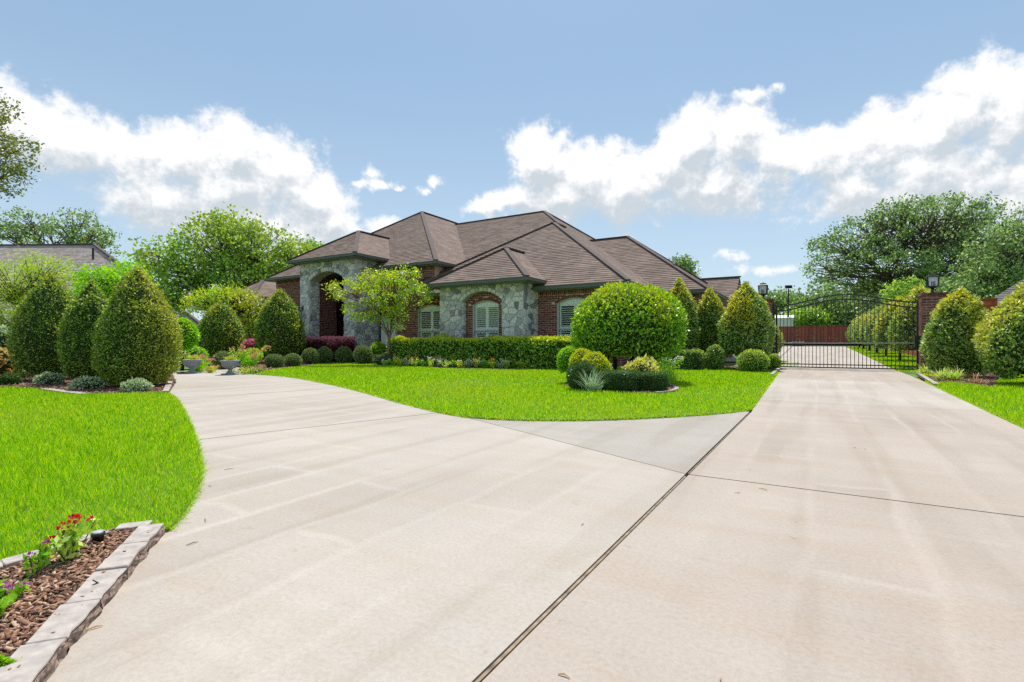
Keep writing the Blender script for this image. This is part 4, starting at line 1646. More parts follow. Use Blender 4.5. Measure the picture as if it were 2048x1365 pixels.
post_lamp(3.12, 21.3, 2.515, 'dark lantern with pale panes on the right brick pillar')
post_lamp(-1.83, 21.3, 2.515, 'black lantern with pale panes on the left brick pillar')

gate = thing('iron_gate', 'black iron driveway gate with arched top rail and thin pickets', 'gate', (0.7, YG, 0))
gx0, gx1 = -1.36, 2.70


def gtop(x):
    t = (x - gx0) / (gx1 - gx0)
    return 2.235 + 0.34 * (0.5 - 0.5 * math.cos(2 * math.pi * t)) ** 0.9


for x in (gx0 - 0.01, gx1 + 0.01):
    MB().box((x - .028, YG - .028, 0.03), (x + .028, YG + .028, 2.27)).build('stile', M['iron'], gate)
npk = 36
for i in range(1, npk):
    x = gx0 + (gx1 - gx0) * i / npk
    MB().box((x - .0095, YG - .0095, 0.05), (x + .0095, YG + .0095, gtop(x) - 0.01)).build('picket', M['iron'], gate)
for off in (0.0, -0.165):
    mb = MB()
    k = 40
    for i in range(k):
        xa, xb = gx0 + (gx1 - gx0) * i / k, gx0 + (gx1 - gx0) * (i + 1) / k
        mb.bar((xa, YG, gtop(xa) + off), (xb + .004, YG, gtop(xb) + off), 0.045, 0.042)
    mb.build('top_rail', M['iron'], gate)
for z, h in ((0.05, 0.04), (0.155, 0.034)):
    MB().box((gx0, YG - .018, z - h / 2), (gx1, YG + .018, z + h / 2)).build('bottom_rail', M['iron'], gate)
MB().box((gx0, YG - .015, 0.895), (gx1, YG + .015, 0.92)).build('middle_rail', M['metal'], gate)
MB().box((gx1 - .07, YG - .07, 0.74), (gx1 + .10, YG - .012, 1.14)).build('lock_box', M['iron'], gate)
MB().box((-1.50, YG - .04, 0.02), (-1.43, YG + .04, 2.36)).build('hinge_post', M['iron'], gate)
for z in (0.35, 1.95):
    MB().box((-1.44, YG - .02, z), (-1.37, YG + .02, z + .09)).build('hinge', M['iron'], gate)
op = thing('gate_opener', 'grey gate opener arm behind the iron gate near left pillar', 'gate opener', (-1.0, YG + .12, 0.8))
MB().tube([(-1.45, YG + .09, .89), (-0.75, YG + .09, .90)], 0.028, 8).build('arm', M['iron'], op)
MB().box((-0.86, YG + .05, .79), (-0.50, YG + .17, .92)).build('motor_case', M['iron'], op)
MB().box((-0.87, YG + .045, .921), (-0.49, YG + .175, .965)).build('lid', M['metal'], op)
MB().tube([(-0.86, YG + .13, .80), (-1.2, YG + .16, .45), (-1.40, YG + .12, .06)], 0.009, 6).build('cable', M['iron'], op)

# wooden fence beside the right pillar, facing the drive
f1 = thing('wood_fence', 'orange stained board fence between right pillar and neighbouring roof', 'fence', (4.05, 21.3, 0))
x = 3.50
while x < 4.60:
    MB().box((x, 21.30, 0.10), (x + .135, 21.325, 2.24)).build('board', M['ofence'], f1)
    x += 0.141
MB().box((3.48, 21.24, 2.24), (4.68, 21.40, 2.29)).build('cap_rail', M['ofence'], f1)
MB().box((3.49, 21.275, 2.08), (4.66, 21.299, 2.235)).build('trim_board', M['ofence'], f1)
MB().box((3.49, 21.26, 0.0), (4.66, 21.298, 0.16)).build('kick_board', M['ofence'], f1)
MB().box((4.56, 21.27, 0.161), (4.68, 21.40, 2.235)).build('post', M['ofence'], f1)
f2 = thing('wood_fence', 'long orange board fence behind the row of clipped trees', 'fence', (4.65, 40, 0.25))
mb = MB()
y = 21.45
while y < 66:
    mb.box((4.62, y, gz(y) + .15), (4.645, y + .15, gz(y) + 1.95))
    y += 0.158
tag(mb.build('boards', M['ofence'], f2), kind='stuff')
mb = MB()
for k in range(14):
    ya, yb_ = 21.45 + k * 3.18, 21.45 + (k + 1) * 3.18
    mb.bar((4.60, ya, gz(ya) + .10), (4.60, yb_, gz(yb_) + .10), 0.04, 0.2)
mb.build('kick_board', M['ofence'], f2)
# red board fence closing the rear drive
f3 = thing('wood_fence', 'red board fence closing the far end of the rear drive', 'fence', (0, 66.2, 0.6))
x = -7.0
zb_ = gz(66)
fm3 = MB().box((0, 0, 0), (0.20, 0.025, 1.93)).build('board', M['fence'])
for o in (fm3,):
    me3 = o.data
    bpy.data.objects.remove(o)
k = 0
while x < 4.6:
    o = bpy.data.objects.new('board', me3)
    o.location = (x, 66.2 + (0.012 if k % 2 else 0), zb_ + .20)
    link(o, f3)
    x += 0.207
    k += 1
MB().box((-7.1, 66.17, zb_), (4.6, 66.21, zb_ + .20)).build('kick_board', M['dark'], f3)
MB().box((-7.1, 66.12, zb_ + 2.135), (4.6, 66.30, zb_ + 2.19)).build('cap_rail', M['fence'], f3)

# parking lot light, shed far behind
pl = thing('light_pole', 'tall thin light pole with flat head above the rear fence', 'light pole', tuple(at(1577, 72, .6)))
c = at(1577, 72)
MB().tube([(c.x, c.y, .6), (c.x, c.y, zat(578, 72))], [0.11, 0.08], 8).build('pole', M['iron'], pl)
h0 = zat(577, 72)
MB().bar((c.x - .42 * CT, c.y - .42 * ST, h0 + .2), (c.x + .42 * CT, c.y + .42 * ST, h0 + .2), 0.4, 0.4).build('lamp_head', M['iron'], pl)
c = at(1566, 73)
sh = thing('shed', 'plain white metal shed behind the red rear fence', 'shed', (c.x, c.y, .6))
mb = MB().box((c.x - 1.9, c.y - 1, .6), (c.x + 1.25, c.y + 2, zat(637, 73)))
mb.build('wall', M['white'], sh)
zt_ = zat(637, 73)
mb = MB()
mb.quad((c.x - 2.1, c.y - 1.2, zt_), (c.x + 1.4, c.y - 1.2, zt_), (c.x + 1.4, c.y + .5, zt_ + .45), (c.x - 2.1, c.y + .5, zt_ + .45))
mb.quad((c.x - 2.1, c.y + 2.2, zt_), (c.x + 1.4, c.y + 2.2, zt_), (c.x + 1.4, c.y + .5, zt_ + .45), (c.x - 2.1, c.y + .5, zt_ + .45))
mb.build('roof', M['white'], sh)

# ================================================================== NEIGHBOURING HOUSES
def plain_roof(parent, pts_faces, mat, expo=0.22):
    d, t = MB(), MB()
    for q in pts_faces:
        d.quad(*[(p[0], p[1], p[2] - .02) for p in q])
        roof_face(t, q, q[0], q[1], expo, 0.5)
    ro = d.build('roof', M['deck'], parent)
    tag(soft_build(t, 'shingles', mat, ro), kind='stuff')
    return ro


nh = thing('neighbour_house', 'brown shingled house behind the trees at the left edge', 'house', tuple(at(150, 46)))
Yn = 44.0


def W(px, py, Y):
    return tuple(at(px, Y, zat(py, Y)))


pk = W(188, 490, Yn + 8)
e_l, e_r = W(-260, 654, Yn), W(405, 651, Yn)
rl = W(-60, 492, Yn + 8)
er2 = tuple(at(405, Yn + 16, e_r[2]))
plain_roof(nh, [[e_l, e_r, pk, rl], [e_r, tuple(at(330, Yn + 17, e_r[2])), pk]], M['nshingle'])
MB().bar(Vector(rl) + Vector((0, 0, .05)), Vector(pk) + Vector((0, 0, .05)), .3, .1).build('ridge_cap', M['ridge'], nh)
MB().bar(Vector(e_r) + Vector((0, 0, .05)), Vector(pk) + Vector((0, 0, .05)), .3, .1).build('ridge_cap', M['ridge'], nh)
# projecting hip with its own ridge
p2 = W(170, 510, Yn + 3.4)
plain_roof(nh, [[W(60, 600, Yn - .5), W(300, 600, Yn - .5), p2], [W(300, 600, Yn - .5), tuple(at(250, Yn + 7, W(300, 600, Yn - .5)[2])), p2], [tuple(at(70, Yn + 7, W(60, 600, Yn - .5)[2])), W(60, 600, Yn - .5), p2]], M['nshingle'])
MB().tube([W(186, 520, Yn + 2.2), W(186, 497, Yn + 2.2)], 0.09, 8).build('vent_pipe', M['iron'], nh)
a_, b_ = Vector(e_l), Vector(e_r)
ins = Vector(at(0, 1)) * 0 + Vector((-ST, CT, 0)) * 0.6
mb = MB()
mb.quad((a_ + ins).to_tuple(), (b_ + ins - Vector((CT, ST, 0)) * .6).to_tuple(), ((b_ + ins - Vector((CT, ST, 0)) * .6).x, (b_ + ins - Vector((CT, ST, 0)) * .6).y, 0), ((a_ + ins).x, (a_ + ins).y, 0))
br_ = b_ + ins - Vector((CT, ST, 0)) * .6
bk2 = br_ + Vector((-ST, CT, 0)) * 14
mb.quad(br_.to_tuple(), (bk2.x, bk2.y, br_.z), (bk2.x, bk2.y, 0), (br_.x, br_.y, 0))
mb.build('wall', M['brick'], nh)
MB().bar(a_ - Vector((0, 0, .1)), b_ - Vector((0, 0, .1)), 0.1, 0.2).build('fascia', M['white'], nh)

nr = thing('neighbour_house', 'grey shingled roof of the house beyond the right hand fence', 'house', tuple(at(2060, 30)))
q0, q1 = W(1972, 606, 27.5), W(2400, 590, 27.5)
z0_ = q0[2]
q1 = (q1[0], q1[1], z0_)
r0, r1 = at(2130, 32.0, zat(505, 32)), at(2380, 32.0, zat(505, 32))
plain_roof(nr, [[q0, q1, tuple(r1), tuple(r0)], [tuple(at(1990, 37, z0_)), q0, tuple(r0)]], M['gshingle'])
MB().bar(Vector(q0) - Vector((0, 0, .09)), Vector(q1) - Vector((0, 0, .09)), .08, .18).build('fascia', M['white'], nr)
i0, i1 = Vector(q0) + Vector((CT, ST, 0)) * .5 + Vector((-ST, CT, 0)) * .5, Vector(q1) + Vector((-ST, CT, 0)) * .5
MB().quad((i0.x, i0.y, 0), (i1.x, i1.y, 0), (i1.x, i1.y, z0_), (i0.x, i0.y, z0_)).build('wall', M['brick'], nr)


# ================================================================== PLANTS
def leaf_quads(P, D, L, Wd, up=None):
    """rhombic leaves from base points P along unit directions D"""
    n = len(P)
    S = unit(np.cross(D, unit(rng.normal(size=(n, 3)))))
    V = np.empty((n, 4, 3))
    L = np.broadcast_to(L, n)[:, None]
    Wd = np.broadcast_to(Wd, n)[:, None]
    V[:, 0] = P
    V[:, 1] = P + D * L * 0.48 + S * Wd / 2
    V[:, 2] = P + D * L
    V[:, 3] = P + D * L * 0.48 - S * Wd / 2
    return V.reshape(-1, 3), np.arange(4 * n).reshape(-1, 4)


PROF = {
    'cone': [(0, .62), (.06, .80), (.16, .95), (.30, 1.0), (.45, .96), (.60, .83), (.72, .66), (.82, .47), (.90, .29), (.96, .13), (1, .02)],
    'bullet': [(0, .70), (.06, .85), (.18, .97), (.32, 1.0), (.48, .93), (.62, .79), (.75, .59), (.86, .36), (.94, .17), (1, .02)],
    'ball': [(0, .25), (.04, .50), (.12, .74), (.25, .91), (.42, 1.0), (.58, .98), (.74, .86), (.86, .66), (.94, .44), (.985, .2), (1, .03)],
    'dome': [(0, .55), (.10, .78), (.28, .95), (.45, 1.0), (.62, .94), (.78, .78), (.90, .52), (.97, .26), (1, .03)],
    'mush': [(0, .60), (.05, .80), (.15, .95), (.3, 1.0), (.48, .985), (.64, .90), (.78, .74), (.89, .53), (.96, .31), (1, .04)],
    'block': [(0, .86), (.08, .95), (.3, 1.0), (.7, 1.0), (.88, .95), (.96, .8), (1, .4), (1.001, .03)],
}


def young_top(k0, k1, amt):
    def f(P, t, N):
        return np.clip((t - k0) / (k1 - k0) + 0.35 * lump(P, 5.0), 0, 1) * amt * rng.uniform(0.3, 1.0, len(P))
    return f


def young_none(P, t, N):
    return np.clip(rng.random(len(P)) - 0.9, 0, .1) * 5


def shrub(name, label, cat, c, R_, zb, zt, n, L, Wd, mat, prof='ball', ell=(1, 1), young=young_none, inner='inner', group=None, rough=0.048, lfreq=7.0, stems=0, stem_mat='bark3', out=0.55, lean=(0, 0), shag=0.10):
    """clipped shrub: a skin of leaves over a twiggy core, on stems"""
    c = Vector((c[0], c[1], c[2] if len(c) > 2 else 0.0))
    g0 = c.z
    t_ = thing(name, label, cat, (c.x, c.y, g0), group)
    pt = np.array(PROF[prof])
    hgt = zt - zb
    tt = np.linspace(0, 1, 400)
    rad = np.interp(tt, pt[:, 0], pt[:, 1]) * R_
    dr = np.gradient(rad, tt * hgt)
    wgt = (rad + 0.04 * R_) * np.sqrt(1 + np.clip(dr, -4, 4) ** 2)
    cdf = np.cumsum(wgt)
    cdf /= cdf[-1]
    t = np.interp(rng.random(n), cdf, tt)
    ph = rng.uniform(0, 2 * np.pi, n)
    r = np.interp(t, pt[:, 0], pt[:, 1]) * R_
    sl = np.clip(np.interp(t, tt, dr), -4, 4)
    N = unit(np.c_[np.cos(ph), np.sin(ph), -sl])
    base = np.c_[np.cos(ph) * r * ell[0], np.sin(ph) * r * ell[1], zb + t * hgt]
    off = rough * R_ * (lump(base + np.array([c.x, c.y, 0]), lfreq / max(R_, 0.3)) + .6 * lump(base * 1.0, 30.0)) - (rng.random(n) ** 1.6) * shag * 1.2 * R_
    off = np.where(rng.random(n) < .018, rng.uniform(.02, .07, n) * min(1, R_), off)
    P = base + N * off[:, None] + np.array([lean[0], lean[1], 0]) * t[:, None]
    P += np.array([c.x, c.y, g0])
    D = unit(N * out * .75 + rng.normal(size=(n, 3)) * 0.62 + np.array([0, 0, 0.18]))
    y = young(P, t, N)
    V, Q = leaf_quads(P, D, L * rng.uniform(0.45, 1.4, n), Wd * rng.uniform(0.5, 1.35, n))
    np_obj('foliage', V, Q, M[mat], t_, False, {'young': y})
    # core
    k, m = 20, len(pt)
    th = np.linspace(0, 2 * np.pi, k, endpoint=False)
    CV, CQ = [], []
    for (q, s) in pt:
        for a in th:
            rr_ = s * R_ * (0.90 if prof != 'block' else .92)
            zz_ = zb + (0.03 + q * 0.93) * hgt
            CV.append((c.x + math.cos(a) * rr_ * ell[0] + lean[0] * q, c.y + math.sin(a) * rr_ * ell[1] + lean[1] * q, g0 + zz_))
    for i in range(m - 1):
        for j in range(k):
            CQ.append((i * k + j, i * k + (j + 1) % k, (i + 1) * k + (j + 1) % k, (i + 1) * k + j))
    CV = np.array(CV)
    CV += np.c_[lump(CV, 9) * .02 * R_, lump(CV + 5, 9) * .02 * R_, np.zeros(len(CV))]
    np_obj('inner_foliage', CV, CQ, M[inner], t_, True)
    rs = random.Random(int(c.x * 100))
    for s in range(stems):
        a = rs.uniform(0, 6.28)
        d0, d1 = R_ * 0.10 * (stems > 1), R_ * (0.30 if stems > 1 else 0.03)
        sm = MB()
        hh = zb + hgt * 0.25
        sm.tube([(c.x + math.cos(a) * d0, c.y + math.sin(a) * d0, g0 - .03), (c.x + math.cos(a) * (d0 + d1) / 2 + .02, c.y + math.sin(a) * (d0 + d1) / 2, g0 + hh * .5), (c.x + math.cos(a) * d1, c.y + math.sin(a) * d1, g0 + hh)], [0.05 * R_ + .014, 0.045 * R_ + .01, 0.03 * R_ + .008], 7)
        sm.build('stem', M[stem_mat], t_, True)
    return t_


def hedge_box(name, label, cat, a, b, th, zt, n, L, Wd, mat, young_amt=0.8, inner='inner', young_col=None, zb=0.06):
    """clipped hedge along a line: leaves on all faces of a slightly uneven box"""
    a, b = Vector(a), Vector(b)
    d = (b - a)
    ln_ = d.length
    d.normalize()
    s = Vector((-d.y, d.x, 0))
    t_ = thing(name, label, cat, tuple((a + b) / 2))
    u = rng.uniform(-0.02, 1.02, n) * ln_
    # perimeter of the cross-section: front, top, back
    per = zt * 2 + th
    q = rng.random(n) * per
    h = np.where(q < zt, q, np.where(q < zt + th, zt, per - q))
    sd = np.where(q < zt, -th / 2, np.where(q < zt + th, q - zt - th / 2, th / 2))
    ends = rng.random(n) < (2 * th / (2 * ln_ + 2 * th)) * 1.5
    u = np.where(ends, np.where(rng.random(n) < .5, 0, ln_), u)
    sd = np.where(ends, rng.uniform(-th / 2, th / 2, n), sd)
    h = np.where(ends, rng.uniform(0, zt, n), h)
    N = np.zeros((n, 3))
    dn, sn = np.array(d), np.array(s)
    topm = (h > zt - 1e-4) & ~ends
    N[topm] = (0, 0, 1)
    N[~topm & ~ends] = sn[None] * np.sign(sd[~topm & ~ends])[:, None]
    N[ends] = dn[None] * np.where(u[ends] < ln_ / 2, -1, 1)[:, None]
    edge = np.clip((h - zt + 0.12) / 0.12, 0, 1)
    sd = sd * (1 - 0.12 * edge * (~topm))
    P = np.array(a)[None] + dn[None] * u[:, None] + sn[None] * sd[:, None]
    P[:, 2] = np.maximum(h, zb)
    P += N * (0.055 * lump(P, 4.2) - 0.10 * rng.random(n) ** 2)[:, None]
    D = unit(N * 0.5 + rng.normal(size=(n, 3)) * 0.65 + np.array([0, 0, 0.3]))
    y = np.clip((h / zt - (0.80 if young_amt < 1 else 0.70)) / 0.2 + 0.3 * lump(P, 6), 0, 1) * young_amt * (rng.uniform(.3, 1, n) if young_amt < 1 else rng.uniform(.75, 1, n))
    V, Q = leaf_quads(P, D, L * rng.uniform(.6, 1.25, n), Wd * rng.uniform(.7, 1.25, n))
    np_obj('foliage', V, Q, M[mat], t_, False, {'young': y})
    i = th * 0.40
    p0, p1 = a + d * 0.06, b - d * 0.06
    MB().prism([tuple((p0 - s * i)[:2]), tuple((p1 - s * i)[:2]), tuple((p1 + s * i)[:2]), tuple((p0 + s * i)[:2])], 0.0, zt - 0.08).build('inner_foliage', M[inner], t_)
    return t_


def tuft(name, label, cat, c, n, L, Wd, mat, spread=0.55, young=0.0, rb=0.05, group=None, arch=0.5):
    """a fountain of strap leaves"""
    t_ = thing(name, label, cat, (c[0], c[1], 0), group)
    seg = 4
    az = rng.uniform(0, 2 * np.pi, n)
    el = rng.uniform(1 - spread, 1.0, n) * np.pi / 2
    l = L * rng.uniform(.6, 1.2, n)
    b = np.c_[c[0] + rng.normal(0, rb, n), c[1] + rng.normal(0, rb, n), np.full(n, 0.01)]
    hd = np.c_[np.cos(az), np.sin(az), np.zeros(n)]
    sd = np.c_[-np.sin(az), np.cos(az), np.zeros(n)]
    V = np.empty((n, 2 * (seg + 1), 3))
    for k in range(seg + 1):
        f = k / seg
        x = l * f * np.cos(el) + l * arch * f * f * 0.5
        z = l * (f * np.sin(el) - arch * 0.55 * f * f * np.cos(el) - arch * .25 * f ** 3)
        p = b + hd * x[:, None] + np.array([0, 0, 1]) * z[:, None]
        w = Wd * (1 - f ** 2 * .92) / 2
        V[:, 2 * k] = p - sd * w
        V[:, 2 * k + 1] = p + sd * w
    q = np.array([(2 * k, 2 * k + 1, 2 * k + 3, 2 * k + 2) for k in range(seg)])
    Q = (np.arange(n)[:, None, None] * (2 * seg + 2) + q[None]).reshape(-1, 4)
    y = np.repeat(np.where(rng.random(n) < young, rng.uniform(.4, 1, n), 0), seg)
    np_obj('leaves', V.reshape(-1, 3), Q, M[mat], t_, False, {'young': y})
    return t_


def flowering(name, label, cat, c, R_, h, n, L, mat, petal, nf, fr_=0.02, group=None, zb=0.0, nb=9):
    """loose leafy plant with flower heads"""
    c = Vector((c[0], c[1], c[2] if len(c) > 2 else 0.0))
    t_ = thing(name, label, cat, tuple(c), group)
    rs = np.random.default_rng(int(abs(c.x * 131 + c.y * 17)) + n)
    tips = np.c_[rs.normal(0, R_ * .55, nb), rs.normal(0, R_ * .55, nb), h * rs.uniform(.55, 1.0, nb)]
    st = MB()
    for p in tips:
        st.tube([(c.x + p[0] * .1, c.y + p[1] * .1, c.z + zb), (c.x + p[0] * .6, c.y + p[1] * .6, c.z + zb + p[2] * .55), (c.x + p[0], c.y + p[1], c.z + zb + p[2])], 0.0022 + .004 * R_, 4, False)
    st.build('stem', M['gstem'], t_)
    k = rs.integers(0, nb, n)
    f = rs.random(n) ** 0.6
    P = tips[k] * np.c_[f, f, f ** .8] + rs.normal(0, R_ * .12, (n, 3))
    P[:, 2] = np.abs(P[:, 2])
    P += np.array([c.x, c.y, c.z + zb])
    D = unit(rs.normal(size=(n, 3)) + np.array([0, 0, .5]))
    V, Q = leaf_quads(P, D, L * rs.uniform(.6, 1.3, n), L * .55)
    np_obj('leaves', V, Q, M[mat], t_, False, {'young': np.clip(rs.random(n) - .7, 0, 1)})
    if nf:
        kk = rs.integers(0, nb, nf)
        cen = tips[kk] + rs.normal(0, R_ * .15, (nf, 3)) * np.array([1, 1, .5]) + np.array([c.x, c.y, c.z + zb + .01])
        m = 14
        PP = np.repeat(cen, m, 0)
        DD = unit(rs.normal(size=(nf * m, 3)) + np.array([0, 0, .8]))
        PP = PP + DD * fr_ * .5
        V, Q = leaf_quads(PP, DD, fr_, fr_ * .8)
        np_obj('blossom', V, Q, M[petal], t_, False, {'young': np.clip(rs.random(nf * m) - .85, 0, 1)})
    return t_


def tree(name, label, cat, base, th, tr, lobes, nc, lpc, cs, L, Wd, mat, bark='bark', limbs=None, seed=1, hollow=0.55, group=None, twig=0.02, young=0.15, droop=0.0, blossom=None, nstem=1, spread=0.0, bright=0.0):
    """trunk, limbs to every lobe, twigs to every leaf cluster; lobes relative to the base: x, y, z, rx, ry, rz"""
    rs = np.random.default_rng(seed)
    b = Vector(base)
    t_ = thing(name, label, cat, tuple(b), group)
    tk = MB()
    tops = []
    for s in range(nstem):
        a = 2 * math.pi * (s + .3) / nstem
        o = Vector((math.cos(a), math.sin(a), 0)) * spread
        top = b + Vector((0, 0, th)) + o
        tk.tube([b + o * .12 + Vector((0, 0, -.05)), b + o * .2 + Vector((rs.normal(0, tr * .3), rs.normal(0, tr * .3), th * .3)), b + o * .55 + Vector((rs.normal(0, tr * .4), rs.normal(0, tr * .4), th * .7)), top], [tr * 1.35, tr, tr * .85, tr * .7], 9)
        tops.append(top)
    tk.build('trunk', M[bark], t_, True)
    lb = MB()
    vol = np.array([l[3] * l[4] * l[5] for l in lobes]) ** (2 / 3)
    pick = rs.choice(len(lobes), nc, p=vol / vol.sum())
    LB = np.array(lobes, dtype=float)
    d = unit(rs.normal(size=(nc, 3)))
    rad = hollow + (1 - hollow) * rs.random(nc) ** 0.5
    C = LB[pick, :3] + d * rad[:, None] * LB[pick, 3:]
    C += rs.normal(0, .05, (nc, 3)) * LB[pick, 3:]
    C += np.array(b)
    for i, l in enumerate(lobes):
        cen = b + Vector(l[:3])
        top = min(tops, key=lambda q: (q - cen).length)
        st = top if nstem > 1 else b + Vector((0, 0, th * (0.75 + 0.25 * rs.random())))
        mid = st.lerp(cen, .5) + Vector((rs.normal(0, .06), rs.normal(0, .06), .08)) * (cen - st).length
        r0 = tr * .5 / math.sqrt(max(1, len(lobes) / 4))
        lb.tube([st, st.lerp(mid, .5) + Vector((0, 0, .03)), mid, cen], [r0, r0 * .8, r0 * .6, r0 * .35], 6)
        mine = np.where(pick == i)[0]
        for j in mine[:: max(1, len(mine) // 70)]:
            p = Vector(C[j])
            s0 = mid.lerp(cen, rs.random())
            lb.tube([s0, s0.lerp(p, .5) + Vector((rs.normal(0, .04), rs.normal(0, .04), rs.normal(.03, .04))) * (p - s0).length, p], [twig * 1.6, twig, twig * .4], 4, False)
    lb.build('limbs', M[bark], t_, True)
    n = nc * lpc
    P = np.repeat(C, lpc, 0) + rs.normal(0, 1, (n, 3)) * cs * np.repeat(rs.uniform(.6, 1.3, nc), lpc)[:, None] * np.array([1, 1, .62])
    D = unit(rs.normal(size=(n, 3)) + np.array([0, 0, -droop]))
    ln_ = L * rs.uniform(.6, 1.3, n)
    V, Q = leaf_quads(P, D, ln_, Wd * rs.uniform(.7, 1.3, n))
    y = np.clip(rs.random(n) - (1 - young), 0, 1) / max(young, .01) * .7
    zr = (P[:, 2] - P[:, 2].min()) / (np.ptp(P[:, 2]) + 1e-6)
    y = np.clip(y + bright * np.clip(zr - .35 + .25 * lump(P, 1.6), 0, 1), 0, 1)
    np_obj('crown', V, Q, M[mat], t_, False, {'young': y})
    if blossom:
        nf, fs, bm_ = blossom
        out_ = np.argsort(-np.linalg.norm((C - C.mean(0)), axis=1))[: int(nc * .75)]
        cc = C[rs.choice(out_, nf)] + rs.normal(0, cs * .5, (nf, 3)) + np.array([0, 0, cs * .4])
        m = 30
        PP = np.repeat(cc, m, 0) + rs.normal(0, fs * .45, (nf * m, 3)) * np.array([1, 1, 1.3])
        DD = unit(rs.normal(size=(nf * m, 3)))
        V, Q = leaf_quads(PP, DD, fs * .5, fs * .45)
        np_obj('blossom', V, Q, M[bm_], t_, False, {'young': np.zeros(nf * m)})
    return t_


def lob(px, py, rpx, rpy, Y, dY, b, ry=None):
    """lobe given where it is seen"""
    p = at(px, Y + dY, zat(py, Y + dY))
    k = (Y + dY) / F
    return (p.x - b[0], p.y - b[1], p.z - b[2], rpx * k, (ry if ry else rpx * k), rpy * k)


# ---- three tall clipped cones in the left bed
def cone_px(name, label, px, hw, top, Y, n, L, Wd, mat, prof, bot=0.12, **kw):
    k = Y / F
    return shrub(name, label, 'shrub', at(px, Y), hw * k, bot, zat(top, Y), n, L, Wd, mat, prof, **kw)


yc = young_top(0.50, 1.6, 0.75)


def yc_sunlit_flank(P, t, N):
    lit_side = np.clip(N[:, 0] * CT + N[:, 1] * ST - 0.15, 0, 1)  # sunlight on the right flank, painted as gold through the young tint
    return np.clip(np.clip((t - .45) / 1.0, 0, 1) * .6 + lit_side * .45 + .3 * np.clip(lump(P, 3.0), 0, 1), 0, .85) * rng.uniform(.3, 1, len(P))


GC = 'tall clipped cones in the left bed'
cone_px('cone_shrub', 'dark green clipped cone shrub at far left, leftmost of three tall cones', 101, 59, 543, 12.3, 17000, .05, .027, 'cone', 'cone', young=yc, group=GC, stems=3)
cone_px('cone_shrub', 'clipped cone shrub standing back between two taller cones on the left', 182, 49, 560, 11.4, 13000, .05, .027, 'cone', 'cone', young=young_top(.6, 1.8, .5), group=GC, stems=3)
cone_px('cone_shrub', 'largest clipped cone shrub with sunlit right flank tinted gold beside the driveway', 277, 70, 533, 10.5, 26000, .045, .025, 'cone', 'cone', young=yc_sunlit_flank, group=GC, stems=2, bot=.06)
# ---- two clipped cones near the entry
GE = 'clipped cones near the entry'
cone_px('cone_shrub', 'smaller clipped cone shrub behind the two urns', 442, 42, 601, 24.0, 12000, .085, .045, 'cone', 'cone', young=yc, group=GE, stems=3, bot=.25)
cone_px('cone_shrub', 'pointed clipped cone shrub left of the stone entry arch', 560, 45, 577, 23.2, 13000, .085, .045, 'cone', 'cone', young=yc, group=GE, stems=4, bot=.35)
# ---- clipped trees by the gate
GL = 'clipped trees by the gate'
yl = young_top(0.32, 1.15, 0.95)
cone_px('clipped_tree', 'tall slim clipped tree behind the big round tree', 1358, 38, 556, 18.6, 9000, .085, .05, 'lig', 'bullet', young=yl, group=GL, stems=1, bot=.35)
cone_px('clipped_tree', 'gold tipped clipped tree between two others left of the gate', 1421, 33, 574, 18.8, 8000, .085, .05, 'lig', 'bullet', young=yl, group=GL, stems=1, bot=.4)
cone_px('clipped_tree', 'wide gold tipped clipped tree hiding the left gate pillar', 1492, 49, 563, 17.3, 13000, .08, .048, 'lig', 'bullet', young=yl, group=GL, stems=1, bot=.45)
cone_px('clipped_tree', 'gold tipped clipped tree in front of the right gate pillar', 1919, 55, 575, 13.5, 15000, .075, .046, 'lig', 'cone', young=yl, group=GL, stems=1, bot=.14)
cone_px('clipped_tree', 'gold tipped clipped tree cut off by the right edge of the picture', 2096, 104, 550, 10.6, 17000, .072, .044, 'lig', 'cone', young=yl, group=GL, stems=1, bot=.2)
# ---- row behind the gate
row = [23.9, 29.6, 35.4, 40.8, 46.8, 52.6, 58.2]
rl_ = ['nearest the gate', 'second from the gate', 'third from the gate', 'fourth from the gate', 'fifth from the gate', 'sixth from the gate', 'farthest from the gate']
for y, w in zip(row, rl_):
    shrub('clipped_tree', 'gold tipped clipped tree in the row beyond the gate, ' + w, 'tree', (3.15, y, gz(y)), 0.98 if y > 25 else 0.9, .55, 2.95, 6000, .11, .065, 'lig', 'bullet', young=yl, group='row of clipped trees beyond the gate', stems=1)
shrub('clipped_tree', 'small gold shrub seen through the bars behind the left pillar', 'shrub', (-2.3, 27.0, gz(27)), .8, .3, 2.1, 4000, .10, .06, 'lig', 'bullet', young=yl, stems=1)

# ---- round headed tree in the island bed
bt = at(1256, 11.9)
shrub('round_tree', 'big glossy green tree clipped to a wide dome in the island bed', 'tree', bt, 1.27, .60, 2.27, 25000, .072, .044, 'holly', 'mush', young=young_top(.45, 1.1, .8), rough=.04, lfreq=6, out=.6, stems=0, shag=.16)
# stems show below the dome
for k, (dx, tx) in enumerate(((-.35, -.55), (-.30, -.30), (.02, .12), (.12, .40))):
    s0 = bt + Vector((CT, ST, 0)) * dx + Vector((-ST, CT, 0)) * (.1 * (k % 2))
    s1 = bt + Vector((CT, ST, 0)) * tx
    o = MB().tube([(s0.x, s0.y, -.02), ((s0.x + s1.x) / 2 + .02, (s0.y + s1.y) / 2, .38), (s1.x, s1.y, .95)], [.055, .048, .04], 8).build('stem', M['bark3'], None, True)
    root = [q for q in COL.objects if q.name.startswith('round_tree')][0]
    o.parent = root
    o.matrix_parent_inverse = Matrix.Translation(-Vector(root.location))


